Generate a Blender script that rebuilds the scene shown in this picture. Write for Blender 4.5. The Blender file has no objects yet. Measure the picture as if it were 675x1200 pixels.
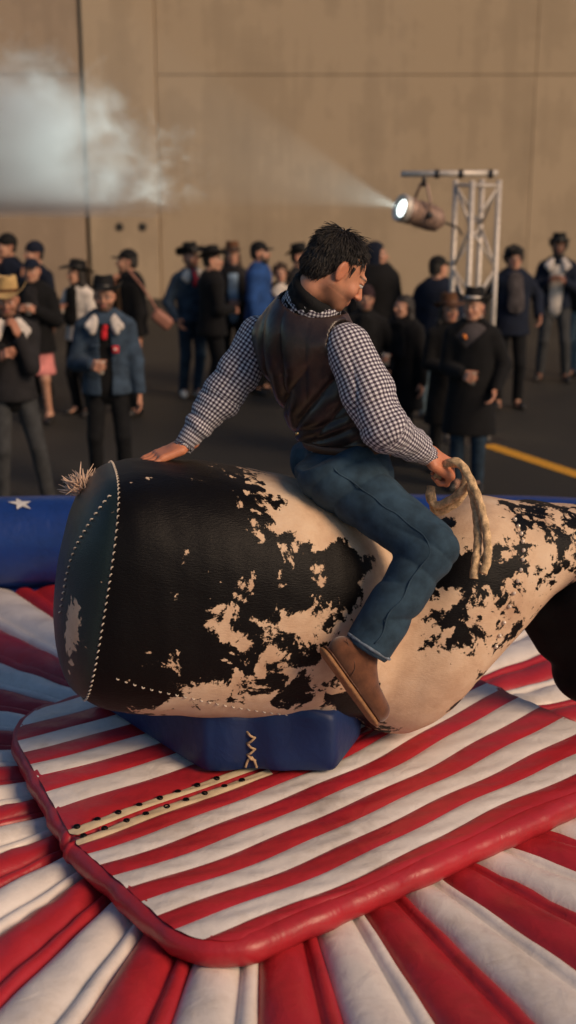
import bpy, math, random
import numpy as np
from mathutils import Vector, Matrix
random.seed(7)
sc = bpy.context.scene
COL = sc.collection
R = math.radians

# ------------------------------------------------------------------ camera, sky, sun, exposure
FPX, CAMZ = 1480.0, 2.8                     # focal length in photo pixels (675 x 1200), eye height in metres
PITCH = math.atan(419 / FPX)
cam_d = bpy.data.cameras.new('camera'); cam = bpy.data.objects.new('camera', cam_d); COL.objects.link(cam)
cam.location = (0, 0, CAMZ); cam.rotation_euler = (math.pi / 2 - PITCH, 0, 0)
cam_d.sensor_fit = 'VERTICAL'; cam_d.sensor_height = 36; cam_d.lens = FPX * 36 / 1200
cam_d.clip_end = 500; cam_d.clip_start = .1
cam_d.dof.use_dof = True; cam_d.dof.focus_distance = 4.35; cam_d.dof.aperture_fstop = 1.7
sc.camera = cam

SUN_EL, SUN_AZ = 33.0, 128.0                # azimuth clockwise from +Y (the way the camera looks)
world = bpy.data.worlds.new('World'); sc.world = world; world.use_nodes = True
wn = world.node_tree.nodes; wl = world.node_tree.links
sky = wn.new('ShaderNodeTexSky'); sky.sky_type = 'NISHITA'; sky.sun_disc = False
sky.sun_elevation = R(SUN_EL * .5); sky.sun_rotation = R(SUN_AZ); sky.altitude = 50
sky.air_density = 1.0; sky.dust_density = .6; sky.ozone_density = 2.5
wl.new(sky.outputs[0], wn['Background'].inputs[0]); wn['Background'].inputs[1].default_value = .068
sun_d = bpy.data.lights.new('sun', 'SUN'); sun = bpy.data.objects.new('sun', sun_d); COL.objects.link(sun)
sun_d.energy = 2.3; sun_d.angle = R(25); sun_d.color = (1.0, .70, .45)
sdir = Vector((math.sin(R(SUN_AZ)) * math.cos(R(SUN_EL)), math.cos(R(SUN_AZ)) * math.cos(R(SUN_EL)), math.sin(R(SUN_EL))))
sun.rotation_euler = sdir.to_track_quat('Z', 'Y').to_euler(); sun.location = sdir * 40
sc.view_settings.view_transform = 'Standard'; sc.view_settings.look = 'None'
sc.view_settings.exposure = 0.36; sc.view_settings.gamma = 1.0; sc.view_settings.use_curve_mapping = False
sc.cycles.volume_step_rate = 1.0; sc.cycles.volume_max_steps = 96
sc.cycles.max_bounces = 5; sc.cycles.volume_bounces = 0
sc.cycles.use_denoising = True

# ------------------------------------------------------------------ photo pixel -> point in the place
_c, _s = math.cos(PITCH), math.sin(PITCH)
def ray(x, y):
    u = (x - 337.5) / FPX; v = (600 - y) / FPX
    return np.array([u, _c + v * _s, -_s + v * _c])
def on_z(x, y, z):
    r = ray(x, y); return np.array([0, 0, CAMZ]) + r * ((z - CAMZ) / r[2])
def on_y(x, y, Y):
    r = ray(x, y); return np.array([0, 0, CAMZ]) + r * (Y / r[1])
A3 = lambda *a: np.array(a, float)
def unit(v): v = np.asarray(v, float); return v / (np.linalg.norm(v) + 1e-12)

# ------------------------------------------------------------------ objects
def mesh_data(name, V, F, mat, smooth=True, uv=None, col=None, att=None, mats=None, mi=None):
    me = bpy.data.meshes.new(name)
    me.from_pydata([tuple(map(float, v)) for v in V] if not isinstance(V, np.ndarray) else V.tolist(), [],
                   F.tolist() if isinstance(F, np.ndarray) else F)
    for m in (mats or [mat]): me.materials.append(m)
    if smooth: me.polygons.foreach_set('use_smooth', np.ones(len(me.polygons), bool))
    if mi is not None: me.polygons.foreach_set('material_index', np.asarray(mi, np.int32))
    if uv is not None:
        l = me.uv_layers.new(name='UVMap'); l.data.foreach_set('uv', np.asarray(uv, np.float32).ravel())
    if col is not None:
        a = me.color_attributes.new('Col', 'FLOAT_COLOR', 'POINT')
        c4 = np.ones((len(V), 4), np.float32); c4[:, :3] = col; a.data.foreach_set('color', c4.ravel())
    if att is not None:
        for k, v in att.items():
            a = me.attributes.new(k, 'FLOAT', 'POINT'); a.data.foreach_set('value', np.asarray(v, np.float32))
    me.update(); return me
def link(name, me, parent=None, loc=None):
    o = bpy.data.objects.new(name, me); COL.objects.link(o); o.parent = parent
    if loc is not None: o.location = loc
    return o
def mesh(name, V, F, mat, parent=None, **k): return link(name, mesh_data(name, V, F, mat, **k), parent)
def thing(name, label, cat, loc=(0, 0, 0), rz=0, group=None):
    o = bpy.data.objects.new(name, None); COL.objects.link(o); o.empty_display_size = .1
    o.location = loc; o.rotation_euler = (0, 0, rz); return tag(o, label, cat, group)
def tag(o, label, cat, group=None):
    o['label'] = label; o['category'] = cat
    if group: o['group'] = group
    return o
def join(parts):
    V, F, n = [], [], 0
    for v, f in parts:
        V.append(np.asarray(v, float)); F += [tuple(int(i) + n for i in q) for q in f]; n += len(v)
    return np.vstack(V), F
def normals(V, F):
    F = np.asarray(F); N = np.zeros_like(V)
    fn = np.cross(V[F[:, 2]] - V[F[:, 0]], V[F[:, 3]] - V[F[:, 1]])
    for i in range(4): np.add.at(N, F[:, i], fn)
    return N / (np.linalg.norm(N, axis=1, keepdims=True) + 1e-12)
def wob(P, freq, seed, n=6):
    r = np.random.RandomState(seed); o = np.zeros(len(P))
    for i in range(n):
        d = r.randn(3); d /= np.linalg.norm(d); fq = freq * (.6 + 1.0 * r.rand())
        o += np.sin(P @ d * fq + 1.7 * np.sin(P @ r.randn(3) * freq * .35 + r.rand() * 6) + r.rand() * 6.3)
    return o / n
def sharp(x): return 2 * np.abs(np.sin(np.asarray(x) / 2)) ** .55 - 1.25      # rounded folds with tight creases
def box(c, h, rot=None):
    v = np.array([[x, y, z] for x in (-1, 1) for y in (-1, 1) for z in (-1, 1)], float) * np.asarray(h)
    if rot is not None: v = v @ np.asarray(rot).T
    return v + np.asarray(c), [(0, 1, 3, 2), (4, 6, 7, 5), (0, 4, 5, 1), (2, 3, 7, 6), (0, 2, 6, 4), (1, 5, 7, 3)]
def frame(t, up=(0, 0, 1)):
    t = unit(t); up = A3(*up)
    if abs(t @ unit(up)) > .97: up = A3(1, 0, 0)
    a = unit(np.cross(up, t)); return t, a, np.cross(t, a)
def tube(pts, rad, seg=10, lobes=0, twist=0, amp=0, cap=True):
    pts = np.asarray(pts, float); n = len(pts); rad = np.full(n, rad) if np.isscalar(rad) else np.asarray(rad)
    T = np.gradient(pts, axis=0); V, F = [], []
    t, a, b = frame(T[0]); s = 0
    for i in range(n):
        t = unit(T[i]); a = unit(a - t * (a @ t)); b = np.cross(t, a)
        if i: s += np.linalg.norm(pts[i] - pts[i - 1])
        th = np.arange(seg) * 2 * math.pi / seg
        rr = rad[i] * (1 + amp * np.cos(lobes * th - twist * s))
        V.append(pts[i] + rr[:, None] * (np.cos(th)[:, None] * a + np.sin(th)[:, None] * b))
    V = np.vstack(V)
    for i in range(n - 1):
        for j in range(seg):
            k = (j + 1) % seg; F.append((i * seg + j, i * seg + k, (i + 1) * seg + k, (i + 1) * seg + j))
    if cap:
        F.append(tuple(range(seg - 1, -1, -1))); F.append(tuple((n - 1) * seg + j for j in range(seg)))
    return V, F
def bez(P, n=24):
    P = np.asarray(P, float); m = len(P); out = []
    for i in range(m - 1):
        p0, p1, p2, p3 = P[max(i - 1, 0)], P[i], P[i + 1], P[min(i + 2, m - 1)]
        for t in np.linspace(0, 1, n, endpoint=False):
            out.append(.5 * ((2 * p1) + (-p0 + p2) * t + (2 * p0 - 5 * p1 + 4 * p2 - p3) * t * t + (-p0 + 3 * p1 - 3 * p2 + p3) * t ** 3))
    out.append(P[-1]); return np.array(out)
def lathe(prof, seg=24):
    V = [(r * math.cos(2 * math.pi * j / seg), r * math.sin(2 * math.pi * j / seg), z) for r, z in prof for j in range(seg)]
    F = [(i * seg + j, i * seg + (j + 1) % seg, (i + 1) * seg + (j + 1) % seg, (i + 1) * seg + j) for i in range(len(prof) - 1) for j in range(seg)]
    return np.array(V), F

# ------------------------------------------------------------------ smooth solids: tapered limbs and ellipsoids blended, then meshed
class Solid:
    def __init__(s, vox, k=.02): s.v = vox; s.k = k; s.p = []
    def rc(s, a, b, ra, rb, k=None, flat=None, op='u'):
        s.p.append(('rc', np.asarray(a, float), np.asarray(b, float), ra, rb, s.k if k is None else k, flat, op)); return s
    def el(s, c, r, rot=None, k=None, op='u'):
        s.p.append(('el', np.asarray(c, float), np.asarray(r, float), None if rot is None else np.asarray(rot, float), 0, s.k if k is None else k, None, op)); return s
    def bx(s, c, h, rot=None, rnd=.005, k=None, op='u'):
        s.p.append(('bx', np.asarray(c, float), np.asarray(h, float), None if rot is None else np.asarray(rot, float), rnd, s.k if k is None else k, None, op)); return s
    def bound(s, q):
        if q[0] == 'rc':
            e = 1.0 if q[6] is None else max(1.0, q[6][1])
            return np.minimum(q[1] - q[3] * e, q[2] - q[4] * e), np.maximum(q[1] + q[3] * e, q[2] + q[4] * e)
        r = np.linalg.norm(q[2]) if q[3] is not None else q[2]
        return q[1] - r, q[1] + r
    def dist(s, q, X, Y, Z):
        if q[0] == 'rc':
            a, b, ra, rb = q[1], q[2], q[3], q[4]
            px, py, pz = X - a[0], Y - a[1], Z - a[2]; d = b - a
            if q[6] is not None:
                n = unit(q[6][0]); f = 1 / q[6][1] - 1
                dn = (px * n[0] + py * n[1] + pz * n[2]) * f
                px, py, pz = px + n[0] * dn, py + n[1] * dn, pz + n[2] * dn; d = d + n * (d @ n) * f
            L = max(d @ d, 1e-9); t = np.clip((px * d[0] + py * d[1] + pz * d[2]) / L, 0, 1)
            return np.sqrt((px - t * d[0]) ** 2 + (py - t * d[1]) ** 2 + (pz - t * d[2]) ** 2) - (ra + (rb - ra) * t)
        c = q[1]; px, py, pz = X - c[0], Y - c[1], Z - c[2]
        if q[3] is not None:
            m = q[3]; px, py, pz = (px * m[0, i] + py * m[1, i] + pz * m[2, i] for i in range(3))
        r = q[2]
        if q[0] == 'el':
            l = np.sqrt((px / r[0]) ** 2 + (py / r[1]) ** 2 + (pz / r[2]) ** 2)
            return (l - 1) * min(r)
        ax, ay, az = abs(px) - r[0] + q[4], abs(py) - r[1] + q[4], abs(pz) - r[2] + q[4]
        return np.sqrt(np.maximum(ax, 0) ** 2 + np.maximum(ay, 0) ** 2 + np.maximum(az, 0) ** 2) + np.minimum(np.maximum(np.maximum(ax, ay), az), 0) - q[4]
    def mesh(s):
        h = s.v; lo = np.full(3, 1e9); hi = -lo
        for q in s.p:
            if q[7] == 'u': a, b = s.bound(q); lo = np.minimum(lo, a); hi = np.maximum(hi, b)
        lo -= 3 * h; hi += 3 * h; n = np.ceil((hi - lo) / h).astype(int) + 1
        f = np.full(n, .3, np.float32)
        ax = [lo[i] + h * np.arange(n[i]) for i in range(3)]
        for q in s.p:
            m = q[5] + 3 * h; a, b = s.bound(q)
            if q[7] == 'i': i0 = np.zeros(3, int); i1 = n
            else: i0 = np.clip(((a - m - lo) / h).astype(int), 0, n); i1 = np.clip(((b + m - lo) / h).astype(int) + 2, 0, n)
            if (i1 <= i0).any(): continue
            sl = tuple(slice(i0[i], i1[i]) for i in range(3))
            d = s.dist(q, ax[0][sl[0]][:, None, None], ax[1][sl[1]][None, :, None], ax[2][sl[2]][None, None, :]).astype(np.float32)
            g = f[sl]; k = max(q[5], 1e-4)
            if q[7] == 'u':
                t = np.clip(.5 + .5 * (g - d) / k, 0, 1); f[sl] = g + (d - g) * t - k * t * (1 - t)
            else:
                if q[7] == 's': d = -d
                t = np.clip(.5 - .5 * (g - d) / k, 0, 1); f[sl] = g + (d - g) * t + k * t * (1 - t)
        return nets(f, lo, h)
def nets(f, org, h):
    ins = f < 0; n = np.array(f.shape)
    c = np.zeros(n - 1, np.int8)
    for o in np.ndindex(2, 2, 2): c += ins[o[0]:n[0] - 1 + o[0], o[1]:n[1] - 1 + o[1], o[2]:n[2] - 1 + o[2]]
    I, J, K = np.nonzero((c > 0) & (c < 8))
    idx = np.full(n - 1, -1, np.int64); idx[I, J, K] = np.arange(len(I))
    S = np.zeros((len(I), 3)); cnt = np.zeros(len(I))
    for axis in range(3):
        for o in np.ndindex(2, 2):
            off = [0, 0, 0]; oth = [q for q in range(3) if q != axis]; off[oth[0]], off[oth[1]] = o
            e = off.copy(); e[axis] = 1
            fa = f[I + off[0], J + off[1], K + off[2]]; fb = f[I + e[0], J + e[1], K + e[2]]
            m = (fa < 0) != (fb < 0); t = np.where(m, fa / np.where(m, fa - fb, 1), 0)
            p = np.tile(np.array(off, float), (len(I), 1)); p[:, axis] += t
            S += p * m[:, None]; cnt += m
    V = org + h * (np.stack([I, J, K], 1) + S / np.maximum(cnt, 1)[:, None]); Fs = []
    for axis in range(3):
        u, v = [(1, 2), (2, 0), (0, 1)][axis]
        sa = [slice(None)] * 3; sb = [slice(None)] * 3; sa[axis] = slice(0, -1); sb[axis] = slice(1, None)
        A, B = ins[tuple(sa)], ins[tuple(sb)]
        P = np.stack(np.nonzero(A != B), 1)
        P = P[(P[:, u] > 0) & (P[:, v] > 0) & (P[:, u] < n[u] - 1) & (P[:, v] < n[v] - 1)]
        q = []
        for du, dv in ((-1, -1), (0, -1), (0, 0), (-1, 0)):
            p = P.copy(); p[:, u] += du; p[:, v] += dv; q.append(idx[p[:, 0], p[:, 1], p[:, 2]])
        q = np.stack(q, 1); fl = ~A[P[:, 0], P[:, 1], P[:, 2]]; q[fl] = q[fl][:, ::-1]; Fs.append(q)
    F = np.vstack(Fs); return V, F[(F >= 0).all(1)]

# ------------------------------------------------------------------ materials
def newmat(name):
    m = bpy.data.materials.new(name); m.use_nodes = True; nt = m.node_tree
    return m, nt.nodes, nt.links, nt.nodes['Principled BSDF']
def noise(N, L, scale, detail=4, rough=.55, vec=None, dim=None):
    n = N.new('ShaderNodeTexNoise'); n.inputs['Scale'].default_value = scale; n.inputs['Detail'].default_value = detail
    n.inputs['Roughness'].default_value = rough
    if vec is not None: L.new(vec, n.inputs['Vector'])
    return n
def ramp(N, L, fac, stops):
    r = N.new('ShaderNodeValToRGB'); e = r.color_ramp.elements
    while len(e) > 1: e.remove(e[-1])
    e[0].position, e[0].color = stops[0][0], tuple(stops[0][1]) + (1,)
    for p, c in stops[1:]:
        q = e.new(p); q.color = tuple(c) + (1,)
    L.new(fac, r.inputs[0]); return r
def bump(N, L, b, height, strength, dist):
    u = N.new('ShaderNodeBump'); u.inputs['Strength'].default_value = strength; u.inputs['Distance'].default_value = dist
    L.new(height, u.inputs['Height']); L.new(u.outputs[0], b.inputs['Normal']); return u
def cloth(name, c, rough=.85, var=.35, scale=9, fine=260, bstr=.35, sheen=.03, spec=.2):
    m, N, L, b = newmat(name); tc = N.new('ShaderNodeTexCoord'); v = tc.outputs['Object']
    n1 = noise(N, L, scale, 5, .6, v); c = np.array(c)
    r = ramp(N, L, n1.outputs[0], [(.3, np.clip(c * (1 - var), 0, 1)), (.7, np.clip(c * (1 + var), 0, 1))])
    L.new(r.outputs[0], b.inputs['Base Color']); b.inputs['Roughness'].default_value = rough
    b.inputs['Sheen Weight'].default_value = sheen; b.inputs['Specular IOR Level'].default_value = spec
    n2 = noise(N, L, fine, 2, .5, v); bump(N, L, b, n2.outputs[0], bstr, .002); return m
def plain(name, c, rough=.5, metal=0, var=.15, scale=20, bstr=.1, coat=0, spec=.5):
    m, N, L, b = newmat(name); tc = N.new('ShaderNodeTexCoord'); v = tc.outputs['Object']
    n1 = noise(N, L, scale, 6, .6, v); c = np.array(c)
    r = ramp(N, L, n1.outputs[0], [(.3, np.clip(c * (1 - var), 0, 1)), (.7, np.clip(c * (1 + var), 0, 1))])
    L.new(r.outputs[0], b.inputs['Base Color']); b.inputs['Metallic'].default_value = metal
    rr = N.new('ShaderNodeMapRange'); rr.inputs[3].default_value = max(rough - .12, .03); rr.inputs[4].default_value = min(rough + .12, 1)
    L.new(n1.outputs[0], rr.inputs[0]); L.new(rr.outputs[0], b.inputs['Roughness'])
    b.inputs['Coat Weight'].default_value = coat; b.inputs['Specular IOR Level'].default_value = spec
    bump(N, L, b, n1.outputs[0], bstr, .01); return m
def vinyl(name, c, dirt, rough=.35):
    m, N, L, b = newmat(name); tc = N.new('ShaderNodeTexCoord'); v = tc.outputs['Object']; c = np.array(c)
    n1 = noise(N, L, 3.2, 8, .65, v); n2 = noise(N, L, 26, 6, .7, v)
    a = N.new('ShaderNodeMath'); a.operation = 'MULTIPLY_ADD'; L.new(n2.outputs[0], a.inputs[0]); a.inputs[1].default_value = .45; L.new(n1.outputs[0], a.inputs[2])
    r = ramp(N, L, a.outputs[0], [(.45, c * .72 + np.array(dirt) * .12), (.66, c), (.9, np.clip(c * 1.12, 0, .9))])
    gn = noise(N, L, 2.1, 10, .72, v); gr = ramp(N, L, gn.outputs[0], [(.34, (.80, .77, .73)), (.46, (.96, .955, .95)), (.6, (1, 1, 1))])
    sn = noise(N, L, 1, 6, .7, None); sm_ = N.new('ShaderNodeMapping'); L.new(v, sm_.inputs[0]); sm_.inputs['Scale'].default_value = (9, 38, 9); sm_.inputs['Rotation'].default_value = (0, 0, .7); L.new(sm_.outputs[0], sn.inputs['Vector'])
    sr = ramp(N, L, sn.outputs[0], [(.28, (.85, .83, .80)), (.38, (1, 1, 1))])
    mg = N.new('ShaderNodeMix'); mg.data_type = 'RGBA'; mg.blend_type = 'MULTIPLY'; mg.inputs[0].default_value = 1; L.new(r.outputs[0], mg.inputs[6]); L.new(gr.outputs[0], mg.inputs[7])
    mh = N.new('ShaderNodeMix'); mh.data_type = 'RGBA'; mh.blend_type = 'MULTIPLY'; mh.inputs[0].default_value = 1; L.new(mg.outputs[2], mh.inputs[6]); L.new(sr.outputs[0], mh.inputs[7])
    L.new(mh.outputs[2], b.inputs['Base Color'])
    rr = N.new('ShaderNodeMapRange'); rr.inputs[3].default_value = rough + .18; rr.inputs[4].default_value = rough - .12
    L.new(n2.outputs[0], rr.inputs[0]); L.new(rr.outputs[0], b.inputs['Roughness'])
    w = noise(N, L, 14, 4, .5, v); w.inputs['Distortion'].default_value = .8
    n3 = noise(N, L, 420, 2, .5, v); ad = N.new('ShaderNodeMath'); ad.operation = 'MULTIPLY_ADD'; L.new(n3.outputs[0], ad.inputs[0]); ad.inputs[1].default_value = .06; L.new(w.outputs[0], ad.inputs[2])
    bump(N, L, b, ad.outputs[0], .22, .02); b.inputs['Specular IOR Level'].default_value = .5; return m
def skinmat():
    m, N, L, b = newmat('skin'); a = N.new('ShaderNodeVertexColor'); a.layer_name = 'Col'
    tc = N.new('ShaderNodeTexCoord'); n = noise(N, L, 60, 5, .6, tc.outputs['Object'])
    mx = N.new('ShaderNodeMix'); mx.data_type = 'RGBA'; mx.blend_type = 'MULTIPLY'; mx.inputs[0].default_value = .35
    r = ramp(N, L, n.outputs[0], [(.35, (.72, .62, .6)), (.65, (1, 1, 1))])
    L.new(a.outputs[0], mx.inputs[6]); L.new(r.outputs[0], mx.inputs[7]); L.new(mx.outputs[2], b.inputs['Base Color'])
    b.inputs['Roughness'].default_value = .5; b.inputs['Subsurface Weight'].default_value = .12
    b.inputs['Subsurface Radius'].default_value = (.01, .004, .002); b.inputs['Subsurface Scale'].default_value = .5
    n2 = noise(N, L, 350, 2, .5, tc.outputs['Object']); bump(N, L, b, n2.outputs[0], .12, .001); return m
def gingham(name, per=1.0):
    m, N, L, b = newmat(name); uv = N.new('ShaderNodeUVMap'); uv.uv_map = 'UVMap'
    sp = N.new('ShaderNodeSeparateXYZ'); L.new(uv.outputs[0], sp.inputs[0]); out = []
    for i in (0, 1):
        q = N.new('ShaderNodeMath'); q.operation = 'FRACT'; L.new(sp.outputs[i], q.inputs[0])
        g = N.new('ShaderNodeMath'); g.operation = 'GREATER_THAN'; L.new(q.outputs[0], g.inputs[0]); g.inputs[1].default_value = .5; out.append(g)
    a = N.new('ShaderNodeMath'); a.operation = 'ADD'; L.new(out[0].outputs[0], a.inputs[0]); L.new(out[1].outputs[0], a.inputs[1])
    h = N.new('ShaderNodeMath'); h.operation = 'MULTIPLY'; L.new(a.outputs[0], h.inputs[0]); h.inputs[1].default_value = .5
    r = ramp(N, L, h.outputs[0], [(0, (.66, .66, .68)), (.5, (.20, .17, .22)), (1, (.018, .014, .022))])
    L.new(r.outputs[0], b.inputs['Base Color']); b.inputs['Roughness'].default_value = .85; b.inputs['Sheen Weight'].default_value = .1
    tc = N.new('ShaderNodeTexCoord'); n = noise(N, L, 35, 4, .55, tc.outputs['Object']); bump(N, L, b, n.outputs[0], .45, .012); return m
M = {}
M['skin'] = skinmat()
for n, c in dict(black_wool=(.0055, .0055, .0065), charcoal=(.017, .016, .018), navy=(.007, .011, .024), dark_brown=(.03, .02, .015), grey_scarf=(.06, .052, .055),
                 white_cloth=(.62, .56, .50), cream_wool=(.55, .50, .46), tan_shirt=(.28, .15, .07), red_bandana=(.5, .02, .03), pink_skirt=(.55, .20, .19),
                 light_blue=(.30, .42, .55), royal_blue=(.018, .06, .20), beanie_plum=(.03, .016, .02), black_jean=(.0055, .006, .0075), dark_grey_jean=(.04, .042, .045)).items():
    M[n] = cloth(n, c)
M['denim'] = cloth('denim', (.032, .052, .082), var=.45, scale=12, fine=420)
M['denim_dark'] = cloth('denim_dark', (.018, .034, .055), var=.45, scale=12, fine=420)
M['denim_pale'] = cloth('denim_pale', (.11, .16, .19), var=.4, scale=12, fine=420)
M['rider_denim'] = cloth('rider_denim', (.028, .056, .086), var=.38, scale=16, fine=520, bstr=.5)
M['denim_hem'] = cloth('denim_hem', (.16, .2, .25), var=.5, scale=60)
M['felt_black'] = cloth('felt_black', (.006, .006, .007), rough=.75); M['felt_brown'] = cloth('felt_brown', (.10, .045, .022)); M['felt_tan'] = cloth('felt_tan', (.36, .22, .10))
M['straw'] = cloth('straw', (.42, .28, .12))
M['hair_dark'] = plain('hair_dark', (.015, .011, .009), .62, var=.5, scale=90, bstr=.4)
M['hair_brown'] = plain('hair_brown', (.05, .026, .013), .5, var=.5, scale=90, bstr=.4)
M['shoe_black'] = plain('shoe_black', (.012, .011, .011), .45); M['shoe_white'] = plain('shoe_white', (.62, .62, .58), .5); M['shoe_brown'] = plain('shoe_brown', (.10, .04, .02), .5)
M['cup'] = plain('cup', (.6, .55, .48), .5, var=.08); M['cup_clear'] = plain('cup_clear', (.34, .30, .26), .25)
M['brass'] = plain('brass', (.6, .42, .2), .3, 1.0)
M['leather_vest'] = plain('leather_vest', (.032, .019, .015), .34, var=.5, scale=14, bstr=.35, coat=.1, spec=.5)
M['vest_trim'] = plain('vest_trim', (.055, .034, .036), .6, var=.3, scale=40)
M['scarf_black'] = cloth('scarf_black', (.008, .008, .009), fine=180, bstr=.6)
M['suede'] = cloth('suede', (.13, .050, .024), rough=.9, var=.35, scale=22, fine=300, sheen=.4)
M['sock'] = cloth('sock', (.075, .02, .012), fine=300)
M['crepe_sole'] = plain('crepe_sole', (.27, .13, .055), .8, var=.3, scale=60)
M['gingham'] = gingham('gingham')
M['rope'] = cloth('rope', (.58, .40, .23), var=.5, scale=60, fine=300, bstr=.8)
M['steel'] = plain('steel', (.55, .50, .45), .5, .35, var=.25, scale=30); M['dark_steel'] = plain('dark_steel', (.04, .04, .045), .45, .6)
M['lamp_body'] = plain('lamp_body', (.30, .20, .16), .45, .3, var=.25)
M['eye'] = plain('eye', (.55, .5, .47), .15, var=.05); M['iris'] = plain('iris', (.015, .01, .008), .1)
M['glasses'] = plain('glasses', (.015, .012, .012), .2)

# ------------------------------------------------------------------ the setting: ground, painted line, concrete wall
def asphalt():
    m, N, L, b = newmat('asphalt'); tc = N.new('ShaderNodeTexCoord'); v = tc.outputs['Object']
    n1 = noise(N, L, .22, 6, .6, v); n2 = noise(N, L, 90, 3, .6, v)
    a = N.new('ShaderNodeMath'); a.operation = 'MULTIPLY_ADD'; L.new(n2.outputs[0], a.inputs[0]); a.inputs[1].default_value = .25; L.new(n1.outputs[0], a.inputs[2])
    r = ramp(N, L, a.outputs[0], [(.42, (.009, .009, .009)), (.62, (.019, .018, .015)), (.82, (.042, .037, .028))])
    L.new(r.outputs[0], b.inputs['Base Color']); rr = N.new('ShaderNodeMapRange'); rr.inputs[3].default_value = .5; rr.inputs[4].default_value = .9
    L.new(n1.outputs[0], rr.inputs[0]); L.new(rr.outputs[0], b.inputs['Roughness']); bump(N, L, b, n2.outputs[0], .6, .01); return m
def concrete(name, c, seed):
    m, N, L, b = newmat(name); tc = N.new('ShaderNodeTexCoord'); mp = N.new('ShaderNodeMapping'); L.new(tc.outputs['Object'], mp.inputs[0])
    mp.inputs['Location'].default_value = (seed * 3.1, seed * 1.7, seed); v = mp.outputs[0]
    ms = N.new('ShaderNodeMapping'); L.new(v, ms.inputs[0]); ms.inputs['Scale'].default_value = (1.6, 1.6, .12)
    n1 = noise(N, L, .6, 6, .6, v); n2 = noise(N, L, 1.4, 7, .65, ms.outputs[0]); n3 = noise(N, L, 30, 5, .7, v)
    a = N.new('ShaderNodeMath'); a.operation = 'MULTIPLY_ADD'; L.new(n2.outputs[0], a.inputs[0]); a.inputs[1].default_value = .75; L.new(n1.outputs[0], a.inputs[2])
    a2 = N.new('ShaderNodeMath'); a2.operation = 'MULTIPLY_ADD'; L.new(n3.outputs[0], a2.inputs[0]); a2.inputs[1].default_value = .22; L.new(a.outputs[0], a2.inputs[2])
    c = np.array(c); r = ramp(N, L, a2.outputs[0], [(.62, c * .76), (.86, c * .93), (1.0, c), (1.25, c * 1.08)])
    L.new(r.outputs[0], b.inputs['Base Color']); b.inputs['Roughness'].default_value = .9; b.inputs['Specular IOR Level'].default_value = .2
    bump(N, L, b, n3.outputs[0], .4, .02); return m
g = mesh('ground', [(-150, -60, 0), (150, -60, 0), (150, 150, 0), (-150, 150, 0)], [(0, 1, 2, 3)], asphalt()); g['kind'] = 'structure'
M['yellow_paint'] = plain('yellow_paint', (.62, .30, .02), .7, var=.3, scale=25)
p0, p1 = on_z(524, 506, 0)[:2], on_z(675, 556, 0)[:2]; d = (p1 - p0) / np.linalg.norm(p1 - p0); nn = np.array([-d[1], d[0]]) * .085; p1 = p0 + d * 9
yl = mesh('painted_line', [(*(p0 - nn), .004), (*(p1 - nn), .004), (*(p1 + nn), .004), (*(p0 + nn), .004)], [(0, 1, 2, 3)], M['yellow_paint'])
yl['kind'] = 'structure'

WY = 25.7
wall = thing('concrete_wall', 'tall tan precast concrete wall closing off the yard behind the crowd', 'wall', (0, WY, 0))
cm = [concrete('concrete_a', (.38, .29, .195), 1), concrete('concrete_b', (.40, .305, .205), 2), concrete('concrete_c', (.33, .245, .17), 3)]
def wx(px, py): return on_y(px, py, WY)[0]
xs = [-19.0, -12.0, wx(98, 150), wx(184, 150), wx(622, 200), 11.5, 19.0]
zj = on_y(400, 88, WY)[2]
def slab(x0, x1, z0, z1, m, off=0.0):
    b = .012; y = off; d = .3
    V = [(x0, y + b, z0), (x1, y + b, z0), (x1, y + b, z1), (x0, y + b, z1), (x0 + b, y, z0 + b), (x1 - b, y, z0 + b), (x1 - b, y, z1 - b), (x0 + b, y, z1 - b),
         (x0, y + d, z0), (x1, y + d, z0), (x1, y + d, z1), (x0, y + d, z1)]
    F = [(4, 5, 6, 7), (0, 1, 5, 4), (1, 2, 6, 5), (2, 3, 7, 6), (3, 0, 4, 7), (8, 9, 1, 0), (9, 10, 2, 1), (10, 11, 3, 2), (11, 8, 0, 3)]
    mesh('panel', V, F, m, wall, smooth=False)
for i in range(len(xs) - 1):
    x0 = xs[i] + (.04 if i == 2 else .003 if i == 4 else .009); x1 = xs[i + 1] - (.04 if i == 1 else .003 if i == 3 else .009)
    of = {2: -.05}.get(i, 0.0)
    if i == 2: slab(x0, x1, 0, 10.5, cm[1], of)
    else:
        slab(x0, x1, 0, zj - .005, cm[(i + 1) % 2 if i != 1 else 2], of); slab(x0, x1, zj + .005, 10.5, cm[0 if i != 1 else 2], of)
mesh('joint_backing', *box((0, .36, 5.2), (19.2, .05, 5.3)), plain('joint_dark', (.03, .026, .022), .9), wall, smooth=False)
hole = plain('anchor_hole', (.02, .018, .016), .8)
for px in (140, 167):
    p = on_y(px, 266, WY - .05); V, F = lathe([(.001, .012), (.07, .012), (.085, 0)], 14)
    V = np.stack([V[:, 0], -V[:, 2], V[:, 1]], 1) + A3(p[0], -.055, p[2]); mesh('anchor_plug', V, F, hole, wall)

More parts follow.
